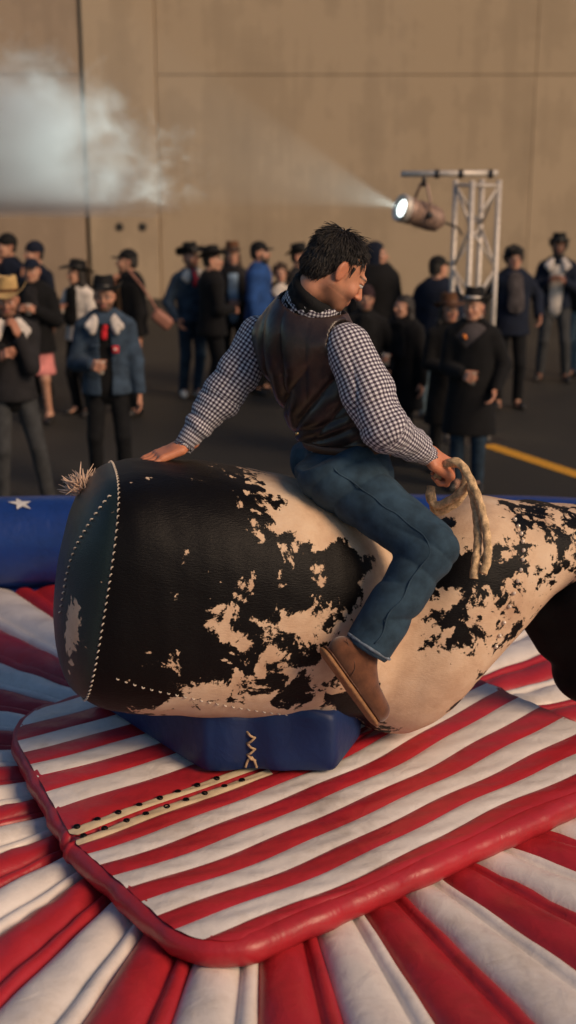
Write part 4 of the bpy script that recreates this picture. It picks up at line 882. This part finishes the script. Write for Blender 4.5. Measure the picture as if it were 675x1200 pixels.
person('woman in brown hat and light blue shirt holding something in both hands', 272, 281, 15.7, 6, 'charcoal', 'black_jean', ('cowboy', 'felt_brown', (.16, .10, .03, .02, .9)), ('long', 'hair_brown'), arms=('belly', 'belly'), female=True, extras={'open': (.06, 'light_blue')}, coat_len=.75)
person('man all in black with black cowboy hat seen half from behind', 247, 286, 14.6, 110, 'black_wool', 'black_jean', ('cowboy', 'felt_black', CH), arms=('down', 'belly'), coat_len=.8, hyaw=-20, bulk=1.15)
person('man in black hat, worn denim jacket and red neckerchief wearing white sneakers', 223, 282, 15.0, 25, 'denim', 'denim_dark', ('cowboy', 'felt_black', CH), arms=('cup', 'pocket'), coat_len=.9, extras={'bandana': 'red_bandana', 'collar': 'white_cloth'}, shoe='shoe_white', stance=((.03, -.05), (-.10, .08)), stubble=.7, hyaw=15)
person('man in dark cap and black jacket over a tan shirt drinking, turned sideways', 150, 292, 13.9, -55, 'black_wool', 'black_jean', ('cap', 'felt_black'), arms=('down', 'mouth'), extras={'open': (.06, 'tan_shirt')}, hyaw=-25, bulk=1.2, stubble=.4)
person('woman in cream jacket and wide black hat with long dark hair', 90, 301, 13.9, -35, 'cream_wool', 'black_jean', ('cowboy', 'felt_black', (.185, .09, .02, .03, .7)), ('long', 'hair_dark'), arms=('down', 'chest'), female=True, hyaw=-25, extras={'scarf': 'black_wool'})
person('person in black coat and pink skirt clasping a drink', 37, 303, 13.5, -8, 'black_wool', 'black_jean', ('cap', 'navy'), ('short', 'hair_brown'), arms=('chest', 'chest'), coat_len=.78, skirt='pink_skirt', extras={'cup': (0, 'cup', 'small cup clasped by the person in the pink skirt'), 'scarf': 'charcoal'}, beard=None, bulk=1.15)
person('onlooker in navy beanie standing behind the person in the pink skirt', 40, 283, 14.9, -35, 'navy', 'black_jean', ('beanie', 'navy'), arms=('down', 'mouth'), hyaw=-20)
person('onlooker in navy jacket and black knit cap drinking beside the navy beanie', 8, 274, 15.0, -35, 'navy', 'dark_grey_jean', ('beanie', 'felt_black'), arms=('down', 'mouth'), hyaw=-15, bulk=1.1)
bag = thing('shoulder_bag', 'tan shoulder bag hanging at the hip of the man drinking in the dark cap', 'bag', on_y(190, 372, 13.6))
s_ = Solid(.012, .02); s_.bx((0, 0, -.02), (.12, .05, .07), rot=rotm('Y', R(40)), rnd=.045); v, f = s_.mesh(); v += normals(v, f) * (.005 * wob(v, 30, 2))[:, None]
M['tan_leather'] = plain('tan_leather', (.30, .13, .09), .6); mesh('pouch', v, f, M['tan_leather'], bag)
v, f = tube(bez([(-.06, .02, .08), (-.18, .05, .28), (-.36, .1, .50)], 8), .012, 8); mesh('strap', v, f, M['tan_leather'], bag)

# ------------------------------------------------------------------ the rider
rider = thing('person', 'dark-haired rider in checked shirt and brown leather vest sitting on the mechanical bull', 'person', W((.33, 0, .38)))
RO = A3(*rider.location)
def rput(name, v, f, m, par=rider, **k): return mesh(name, np.asarray(v) - RO, f, m, par, **k)
HD = R(50); hv_ = A3(math.cos(HD), math.sin(HD), 0); lv_ = A3(-math.sin(HD), math.cos(HD), 0)      # chest heading and the rider's left
pel = on_y(408, 535, 4.33); mid = on_y(384, 470, 4.33); chest = on_y(359, 405, 4.32); nk = on_y(365, 360, 4.32)
shL, shR = on_y(304, 394, 4.45), on_y(407, 407, 4.19)
elL, wrL = on_y(257, 462, 4.42), on_y(215, 523, 4.36)
elR, wrR = on_y(450, 497, 4.08), on_y(502, 534, 4.26)
hpR, knR, anR = on_y(400, 560, 4.22), on_y(504, 642, 3.99), on_y(431, 758, 3.90)
Wi = lambda p: (RYm.T @ (RZm.T @ (np.asarray(p) - A3(BO[0], BO[1], PZ)) - A3(0, 0, BO[2] - PZ)))
def mirror(p): q = Wi(p); return W(q * A3(1, -1, 1))
hpL, knL, anL = mirror(hpR), mirror(knR), mirror(anR)
tz = unit(chest - pel)
skin = A3(.56, .255, .15)
HDv, HDf = head_solid(.0032, False, 1.02, False)
# head: turned to the bull's neck and bowed
HQ, HPI = R(17), R(37)
Fd = unit(A3(math.cos(HQ) * math.cos(HPI), math.sin(HQ) * math.cos(HPI), -math.sin(HPI))); Ld = unit(A3(-math.sin(HQ), math.cos(HQ), 0)); roll = .02
Ud = np.cross(Fd, Ld); Ud, Ld = unit(Ud * math.cos(roll) - Ld * math.sin(roll)), unit(Ld * math.cos(roll) + Ud * math.sin(roll))
HR = np.stack([Ld, -Fd, Ud], 1); HS = 1.05; HC = on_y(400, 318, 4.21) - HR @ (A3(-.08, .014, 0) * HS)
HX = lambda v: xf(np.asarray(v) * HS, HR, HC)
bd = Solid(.014, .04)
bd.rc(pel, mid, .12, .105, flat=(hv_, .75)).rc(mid, chest, .105, .13, flat=(hv_, .68)).rc(shL * .8 + chest * .2, shR * .8 + chest * .2, .05, .05).rc(chest, nk, .06, .06).rc(nk, HX((0, .02, -.06)), .06, .056)
for a_, b_, r0, r1 in ((shL, elL, .045, .036), (elL, wrL, .036, .027), (shR, elR, .045, .036), (elR, wrR, .036, .027), (hpR, knR, .075, .05), (knR, anR, .048, .034), (hpL, knL, .075, .05), (knL, anL, .048, .034)): bd.rc(a_, b_, r0, r1)
parts = [bd.mesh(), (HX(HDv), HDf)]; cols = [np.tile(skin, (len(parts[0][0]), 1)), head_color(HDv, skin, .5, brow=(.025, .015, .010))]
hl = hand(((.12, .22, .2), (.10, .2, .2), (.12, .22, .2), (.2, .25, .2)), .11, (.62, .72, -.15), vox=.0035, s=1.12)
hr = hand(((1.0, 1.35, .8), (1.05, 1.4, .8), (1.1, 1.4, .8), (1.15, 1.4, .8)), .015, (.72, .25, -.55), vox=.0035, s=1.25, thumb_curl=.25)
tipL = on_y(165, 543, 4.30); v, f = place_hand('', wrL, tipL - wrL + A3(0, 0, .0), A3(-.15, -.15, 1), False, data=hl); parts.append((v, f)); cols.append(np.tile(skin * A3(1.05, .88, .8), (len(v), 1)))
xR = unit(on_y(531, 552, 4.30) - wrR); dR = unit(A3(.25, -.55, .85)); v, f = place_hand('', wrR, xR, dR, True, data=hr); parts.append((v, f)); cols.append(np.tile(skin * A3(1.05, .88, .8), (len(v), 1)))
v, f = join(parts); rput('body', v, f, M['skin'], col=np.vstack(cols))
for s_ in (-1, 1):
    o = link('eye', EYE, rider); o.matrix_local = Matrix.Translation(Vector((HX((s_ * .031, -.0795, .0065)) - RO).tolist())) @ Matrix(HR.tolist()).to_4x4() @ Matrix.Scale(HS, 4)
# hair: a cap of hair covered with curved locks
hs = Solid(.005, .012); hs.el((0, .026, .040), (.081, .092, .084)).el((0, .062, -.018), (.066, .052, .058), k=.02)
hs.bx((0, -.12, -.055), (.2, .118, .100), rnd=.03, k=.012, op='s').el((.085, .0, -.02), (.03, .036, .052), k=.008, op='s').el((-.085, .0, -.02), (.03, .036, .052), k=.008, op='s').bx((0, 0, -.15), (.2, .2, .085), k=.01, op='s')
hs.rc((.076, -.018, .03), (.0765, -.022, .000), .006, .003, k=.008).rc((-.076, -.018, .03), (-.0765, -.022, .000), .006, .003, k=.008)
v, f = hs.mesh(); N_ = normals(v, f); v2 = v + N_ * (.0035 * wob(v, 130, 3))[:, None]
hair = rput('hair', HX(v2), f, M['hair_dark'])
rs = np.random.RandomState(11); parts = []
cand = np.nonzero((v[:, 2] > -.06) & ((N_ @ A3(0, -.6, -.8)) < .6) & ~((v[:, 1] < -.012) & (v[:, 2] < .035)))[0]
for i in rs.choice(cand, 3200):
    p, n_ = v[i], N_[i]; crown = A3(0, .055, .115); fl = p - crown; fl = fl - n_ * (fl @ n_)
    if np.linalg.norm(fl) < .004: fl = rs.randn(3)
    fl = unit(unit(fl) + rs.randn(3) * .25); topw = max(0, n_[2]) ; lift = .07 + .45 * topw * rs.rand() ** 2
    if p[1] < -.035 or (abs(p[0]) > .06 and p[1] < .0): fl = unit(A3(0, .25, .25) * (1 if p[2] > .06 else -.4) + rs.randn(3) * .35); fl = unit(fl - n_ * (fl @ n_)); lift *= .8
    l = (.016 + .016 * rs.rand()) * (1 + .5 * topw); d0 = unit(fl + n_ * lift); r0 = .0014 + .0009 * rs.rand()
    q = [p - n_ * .003, p + d0 * l * .35, p + d0 * l * .65 + fl * l * .12 - n_ * l * .03, p + d0 * l * .85 + fl * l * .3 - n_ * l * (.18 - .1 * topw)]
    parts.append(tube(bez(q, 2), np.linspace(r0, .0006, 7), 5, cap=False))
vv, ff = join(parts); o = rput('locks', HX(vv), ff, M['hair_dark'], hair); o['kind'] = 'stuff'
# shirt with check laid along each sleeve
def sleeve_uv(v, f, bones, per=.0140, ncheck=30):
    segs = list(zip(bones[:-1], bones[1:])); best = np.full(len(v), 1e9); U = np.zeros(len(v)); Vv = np.zeros(len(v)); acc = 0; ref = None
    t0, a0, b0 = frame(segs[0][1] - segs[0][0], (0, 1, 0)); a = a0
    for p, q in segs:
        d = q - p; L_ = np.linalg.norm(d); t_ = d / L_; a = unit(a - t_ * (a @ t_)); b = np.cross(t_, a); w = v - p; s_ = w @ t_; sc_ = np.clip(s_, 0, L_); dd = np.linalg.norm(w - sc_[:, None] * t_, axis=1)
        m = dd < best; best[m] = dd[m]; ang = np.arctan2(w @ b, w @ a) / (2 * math.pi); U[m] = ang[m] * ncheck; Vv[m] = (acc + s_[m]) / (per * 1.0); acc += L_
    F_ = np.asarray(f); u = U[F_]; mx = u.max(1, keepdims=True); u = np.where((mx - u) > ncheck / 2, u + ncheck, u); return np.stack([u, Vv[F_]], 2).reshape(-1, 2)
def sleeve(sh, el_, wr_, seed, sag, w=1.0):
    s_ = Solid(.0055, .03); cd = unit(wr_ - el_); m1 = sh * .45 + el_ * .55 + sag * .012
    s_.rc(sh, m1, .080 * w, .080 * w).rc(m1, el_ + sag * .012, .080 * w, .070 * w).rc(el_ + sag * .012, wr_ - cd * .085, .070 * w, .055 * w, k=.04).rc(wr_ - cd * .075, wr_ + cd * .003, .040, .036, k=.012)
    s_.rc(wr_ + cd * .004, wr_ + cd * .05, .033, .034, k=.003, op='s'); v, f = s_.mesh(); n_ = normals(v, f)
    ax_ = unit(wr_ - sh); al = (v - sh) @ ax_
    dsp = .006 * sharp(al * 95 + 2.2 * np.sin(v @ A3(14, 9, 4)) + wob(v, 25, seed) * 2.5) * np.exp(-((v - el_) ** 2).sum(1) / .016) + .004 * wob(v, 38, seed) + .0045 * np.sin(al * 120 + wob(v, 30, seed + 2) * 3) * np.exp(-((v - (wr_ - cd * .1)) ** 2).sum(1) / .006)
    fold = .007 * sharp((v @ np.cross(ax_, hv_)) * 70 + al * 18 + wob(v, 14, seed + 4) * 2) * np.exp(-((v - m1) ** 2).sum(1) / .03)
    v = v + n_ * (dsp + fold)[:, None]; return v, f, sleeve_uv(v, f, [sh, el_, wr_])
shirt_parts = []; uvs = []
for a_, b_, c_, sd, sg in ((shL, elL, wrL, 3, A3(.3, 0, -1)), (shR, elR, wrR, 8, A3(.2, -.3, -1))):
    v, f, u = sleeve(a_, b_, c_, sd, sg, 1.02 if sd == 8 else .91); shirt_parts.append((v, f)); uvs.append(u)
ts = Solid(.009, .04); ts.rc(pel + tz * .05, mid, .128, .122, flat=(hv_, .75)).rc(mid, chest, .122, .148, flat=(hv_, .68)).rc(shL * .85 + chest * .15, shR * .85 + chest * .15, .058, .058).rc(chest, nk, .09, .078)
v, f = ts.mesh(); F_ = np.asarray(f); shirt_parts.append((v, f)); uvs.append(np.stack([(v @ lv_)[F_] / .0140, (v @ tz)[F_] / .0140], 2).reshape(-1, 2))
v, f = join(shirt_parts); shirt = rput('shirt', v, f, M['gingham'], uv=np.vstack(uvs))
nd = unit(HX((0, .02, -.07)) - nk); na_, nb2 = frame(nd, hv_)[1:]
cs = Solid(.005, .008); cs.rc(nk - nd * .03, nk + nd * .02, .112, .098); cs.rc(nk - nd * .06, nk + nd * .14, .086, .088, k=.003, op='s'); v, f = cs.mesh(); F_ = np.asarray(f)
ang = np.arctan2((v - nk) @ nb2, (v - nk) @ na_); u = (ang * .087 / .0118)[F_]; per_ = 2 * math.pi * .087 / .0118; u = np.where(u.max(1, keepdims=True) - u > per_ / 2, u + per_, u)
rput('collar', v + normals(v, f) * (.003 * wob(v, 50, 6))[:, None], f, M['gingham'], shirt, uv=np.stack([u, ((v - nk) @ nd)[F_] / .0118], 2).reshape(-1, 2))
cs = Solid(.005, .012); bk_ = HR @ A3(0, 1, 0); QS = np.linspace(0, 2 * math.pi, 19)
def nring(q, lev):
    o_ = math.cos(q) * na_ + math.sin(q) * nb2; up_ = .5 + .5 * (o_ @ unit(bk_ - nd * (bk_ @ nd)))
    return nk + nd * (.012 + lev * (.020 + .052 * up_)) + o_ * (.080 - .010 * lev)
for lev in (0, .5, 1.0):
    for q0, q1 in zip(QS[:-1], QS[1:]): cs.rc(nring(q0, lev), nring(q1, lev), .019, .019)
v, f = cs.mesh(); rput('neck_warmer', v + normals(v, f) * (.003 * wob(v, 70, 2))[:, None], f, M['scarf_black'])
# vest
vs_ = Solid(.006, .04); hem = pel + tz * .03
vs_.rc(hem, mid, .162, .158, flat=(hv_, .80)).rc(mid, chest, .160, .190, flat=(hv_, .74)).rc(shL * .80 + chest * .2 + tz * .012, shR * .80 + chest * .2 + tz * .012, .067, .067, k=.05)
vs_.rc(chest + tz * .06, nk - nd * .03, .115, .108, k=.05)
for s_, e_ in ((shL, elL), (shR, elR)): vs_.rc(s_ - unit(e_ - s_) * .015 + unit(s_ - chest) * .014, s_ + unit(e_ - s_) * .1 + unit(s_ - chest) * .09, .078, .085, k=.006, op='s')
vs_.rc(nk - nd * .015, nk + nd * .1, .108, .13, k=.006, op='s').bx(hem - tz * .5, (.5, .5, .5), rot=np.stack([np.cross(tz, hv_), hv_, tz], 1) if False else None, k=.004, op='u' if False else 's')
v, f = vs_.mesh(); n_ = normals(v, f); a_ = (v - chest) @ lv_; c_ = (v - chest) @ tz
back = np.clip(-(n_ @ hv_), 0, 1) + .25
fo = sharp(a_ * 62 + 9 * c_ * np.where(c_ < -.05, 1, .3) + 1.6 * wob(v, 9, 21)) * np.exp(-((a_ - .05) / .11) ** 2 - ((c_ + .03) / .13) ** 2) * .014
fo += sharp((c_ * .85 + a_ * .65) * 62 + 1.4 * wob(v, 10, 5)) * np.exp(-((c_ + .17) / .10) ** 2) * .012
fo += sharp((c_ + .1 * a_) * 120 + 2 * wob(v, 14, 8)) * np.exp(-((c_ + .30) / .06) ** 2) * .006
v = v + n_ * ((fo * back + .003 * wob(v, 34, 12)))[:, None]
F_ = np.asarray(f); fc = v[F_].mean(1) - chest
vest = rput('vest', v, f, None, mats=[M['leather_vest'], M['vest_trim']], mi=((fc @ tz > -.10) & (fc @ hv_ > .012 - .25 * np.clip(fc @ tz - .02, 0, .1)) & (fc @ lv_ < .02)).astype(int))
def loop_on(center, axis, r, rad, m, name, par, flat=None, n=40):
    t_, a_, b_ = frame(axis, hv_); pts = [center + r * (math.cos(q) * a_ + math.sin(q) * b_) for q in np.linspace(0, 2 * math.pi, n)]; v, f = tube(pts, rad, 8, cap=False); rput(name, v, f, m, par)
loop_on(nk - nd * .028, nd, .118, .0085, M['vest_trim'], 'neck_binding', vest)
bq = on_y(348, 508, 4.22); v, f = Solid(.003, .004).bx(bq, (.007, .006, .006), rnd=.003).mesh(); rput('buckle', v, f, M['brass'], vest)
# jeans
jn = Solid(.007, .04); kd = unit(anR - knR)
jn.rc(pel + tz * .045, pel - A3(0, 0, .06), .142, .168, flat=(hv_, .86)).el(on_y(386, 552, 4.20), (.115, .115, .10), k=.05)
for h_, k_, a_ in ((hpR, knR, anR), (hpL, knL, anL)):
    kd_ = unit(a_ - k_); jn.rc(h_, k_, .118, .088, k=.05).rc(k_, k_ * .5 + a_ * .5, .086, .080, k=.03).rc(k_ * .5 + a_ * .5, a_ - kd_ * .015, .080, .080, k=.02)
for a_, k_ in ((anR, knR), (anL, knL)): kd_ = unit(a_ - k_); jn.rc(a_ - kd_ * .03, a_ + kd_ * .1, .064, .068, k=.003, op='s'); jn.bx(a_ + kd_ * .115, (.14, .14, .10), rot=np.stack(frame(kd_)[1:] + (frame(kd_)[0],), 1), rnd=.001, k=.003, op='s')
jn.bx(pel + tz * .16, (.3, .3, .1), rot=np.stack(frame(tz)[1:] + (frame(tz)[0],), 1), rnd=.001, k=.003, op='s')
v, f = jn.mesh(); n_ = normals(v, f)
dk = np.exp(-((v - knR) ** 2).sum(1) / .014); dh = np.exp(-((v - hpR) ** 2).sum(1) / .03); tdir = unit(knR - hpR); thn = unit(np.cross(tdir, A3(0, -1, 0)))
al = (v - knR) @ kd; at_ = (v - hpR) @ tdir
fo = .009 * sharp(al * 80 + 1.8 * wob(v, 16, 2)) * dk + .010 * sharp(at_ * 70 + (v @ thn) * 25 + 1.8 * wob(v, 12, 3)) * dh + .008 * sharp(al * 52 + (v[:, 0] * 30) + 2 * wob(v, 12, 7)) * np.exp(-((al - .25) / .12) ** 2) + .003 * wob(v, 40, 4)
v = v + n_ * fo[:, None]; jeans = rput('jeans', v, f, M['rider_denim']); jv = v
for a_, k_ in ((anR, knR), (anL, knL)):
    kd_ = unit(a_ - k_); t_, p_, q_ = frame(kd_); pts = [a_ - kd_ * .004 + (.0785 + .003 * math.sin(5 * z)) * (math.cos(z) * p_ + math.sin(z) * q_) for z in np.linspace(0, 2 * math.pi, 48)]
    v, f = tube(pts, .0055, 7, cap=False); rput('hem', v, f, M['denim_hem'], jeans)
sp_ = []
for t_ in np.linspace(-.05, 1.965, 50):
    c_, ax_ = (hpR + (knR - hpR) * t_, unit(knR - hpR)) if t_ < 1 else (knR + (anR - knR) * (t_ - 1), unit(anR - knR))
    w_ = jv - c_; m_ = (np.abs(w_ @ ax_) < .012) & (np.linalg.norm(w_, axis=1) < .15); q_ = jv[m_]; sp_.append(q_[np.argmax(q_ @ A3(.05, -1, .35))])
sp_ = np.array(sp_)
for _ in range(3): sp_[1:-1] = (sp_[:-2] + 2 * sp_[1:-1] + sp_[2:]) / 4
vv, ff = tube(sp_ + A3(0, -.0005, 0), .0026, 6); rput('side_seam', vv, ff, M['rider_denim'], jeans)
# belt line and a back pocket stitched on the near hip
t_, p_, q_ = frame(tz, hv_); pts = [pel + tz * .05 + 1.015 * (.146 * math.cos(z) * lv_ + .126 * math.sin(z) * hv_) for z in np.linspace(0, 2 * math.pi, 60)]
bv = np.array([p + tz * w for w in (-.017, .017) for p in pts] + [p * 1 + unit(p - pel) * .005 + tz * w for w in (.014, -.014) for p in pts]); n = len(pts)
bf = [(r_ * n + i, r_ * n + i + 1, ((r_ + 1) % 4) * n + i + 1, ((r_ + 1) % 4) * n + i) for r_ in (1, 2, 3) for i in range(n - 1)]
rput('belt', bv, bf, M['shoe_brown'], jeans)
# shoes: desert boots with crepe soles
def boot(heel, toe, an, kn, suffix):
    d = unit(toe - heel); up = unit((an - heel) - d * ((an - heel) @ d)); sd = np.cross(up, d); Rm = np.stack([d, sd, up], 1); L_ = np.linalg.norm(toe - heel)
    P = lambda x, y, z: heel + d * x * L_ + sd * y + up * z
    b_ = Solid(.005, .03); b_.rc(P(.10, 0, .055), P(.45, 0, .055), .040, .043).rc(P(.45, 0, .055), P(.86, 0, .042), .045, .036).el(P(.72, 0, .040), (.075, .048, .034), rot=Rm).rc(P(.16, 0, .07), an * .75 + P(.2, 0, .07) * .25, .042, .046).rc(P(.5, 0, .07), an * .6 + P(.3, 0, .1) * .4, .036, .04)
    b_.bx(P(.5, 0, -.185), (.3, .3, .2), rot=Rm, k=.003, op='s'); v, f = b_.mesh(); o = rput('shoe', v + normals(v, f) * (.0025 * wob(v, 45, 3))[:, None], f, M['suede'])
    s_ = Solid(.005, .01)
    s_.rc(P(.10, 0, .006), P(.5, 0, .006), .046, .044, flat=(up, .30)).rc(P(.5, 0, .006), P(.87, 0, .006), .047, .042, flat=(up, .30)); v, f = s_.mesh(); rput('sole', v, f, M['crepe_sole'], o)
    s_ = Solid(.004, .01); s_.rc(P(.10, 0, .019), P(.5, 0, .019), .0445, .0425, flat=(up, .14)).rc(P(.5, 0, .019), P(.86, 0, .019), .0455, .0405, flat=(up, .14)); v, f = s_.mesh(); rput('welt', v, f, M['shoe_brown'], o)
    v, f = tube(bez([P(.02, -.040, .085), P(.16, -.0445, .072), P(.30, -.046, .055), P(.36, -.045, .025)], 6), .0016, 5); rput('side_seam', v, f, M['shoe_brown'], o)
    s_ = Solid(.005, .01); s_.rc(an + unit(kn - an) * .06, an + unit(kn - an) * -.02, .055, .047); v, f = s_.mesh(); rput('sock', v, f, M['sock'])
    for k in range(3):
        c_ = P(.62 - .07 * k, 0, .088 + .013 * k); v, f = tube(bez([c_ - sd * .040 - up * .030, c_ - sd * .022 - up * .004, c_ + up * .006, c_ + sd * .022 - up * .004, c_ + sd * .040 - up * .030], 4), .003, 6); rput('lace', v, f, M['crepe_sole'], o)
hlR, toR = on_y(377, 764, 3.86), on_y(440, 852, 3.845)
boot(hlR, toR, anR, knR, 'r'); boot(mirror(hlR), mirror(toR), anL, knL, 'l')
# ------------------------------------------------------------------ rope in the rider's hand
rope = thing('rope', 'thick tan braided rope looped through the hand of the rider', 'rope', on_y(530, 545, 4.27)); ro = A3(*rope.location)
gy = 4.24
r1 = [on_y(x, y, Y) for x, y, Y in ((512, 562, 4.30), (518, 548, 4.27), (530, 541, 4.23), (541, 545, 4.21), (553, 566, 4.18), (563, 592, 4.16), (570, 625, 4.12), (571, 655, 4.08), (566, 672, 4.06))]
r2 = [on_y(x, y, Y) for x, y, Y in ((520, 552, 4.31), (531, 543, 4.28), (543, 548, 4.26), (546, 563, 4.25), (540, 576, 4.25), (527, 586, 4.27), (512, 592, 4.29), (504, 584, 4.31), (505, 570, 4.33))]
r3 = [on_y(x, y, Y) for x, y, Y in ((505, 573, 4.34), (510, 598, 4.33), (522, 597, 4.31), (538, 586, 4.29), (547, 570, 4.27), (552, 572, 4.22), (558, 600, 4.18), (560, 635, 4.13), (557, 660, 4.09), (555, 678, 4.07))]
for i, r_ in enumerate((r1, r2, r3)):
    v, f = tube(bez(r_, 14), .0145, 14, 3, 130, .09); mesh('strand', v - ro, f, M['rope'], rope)
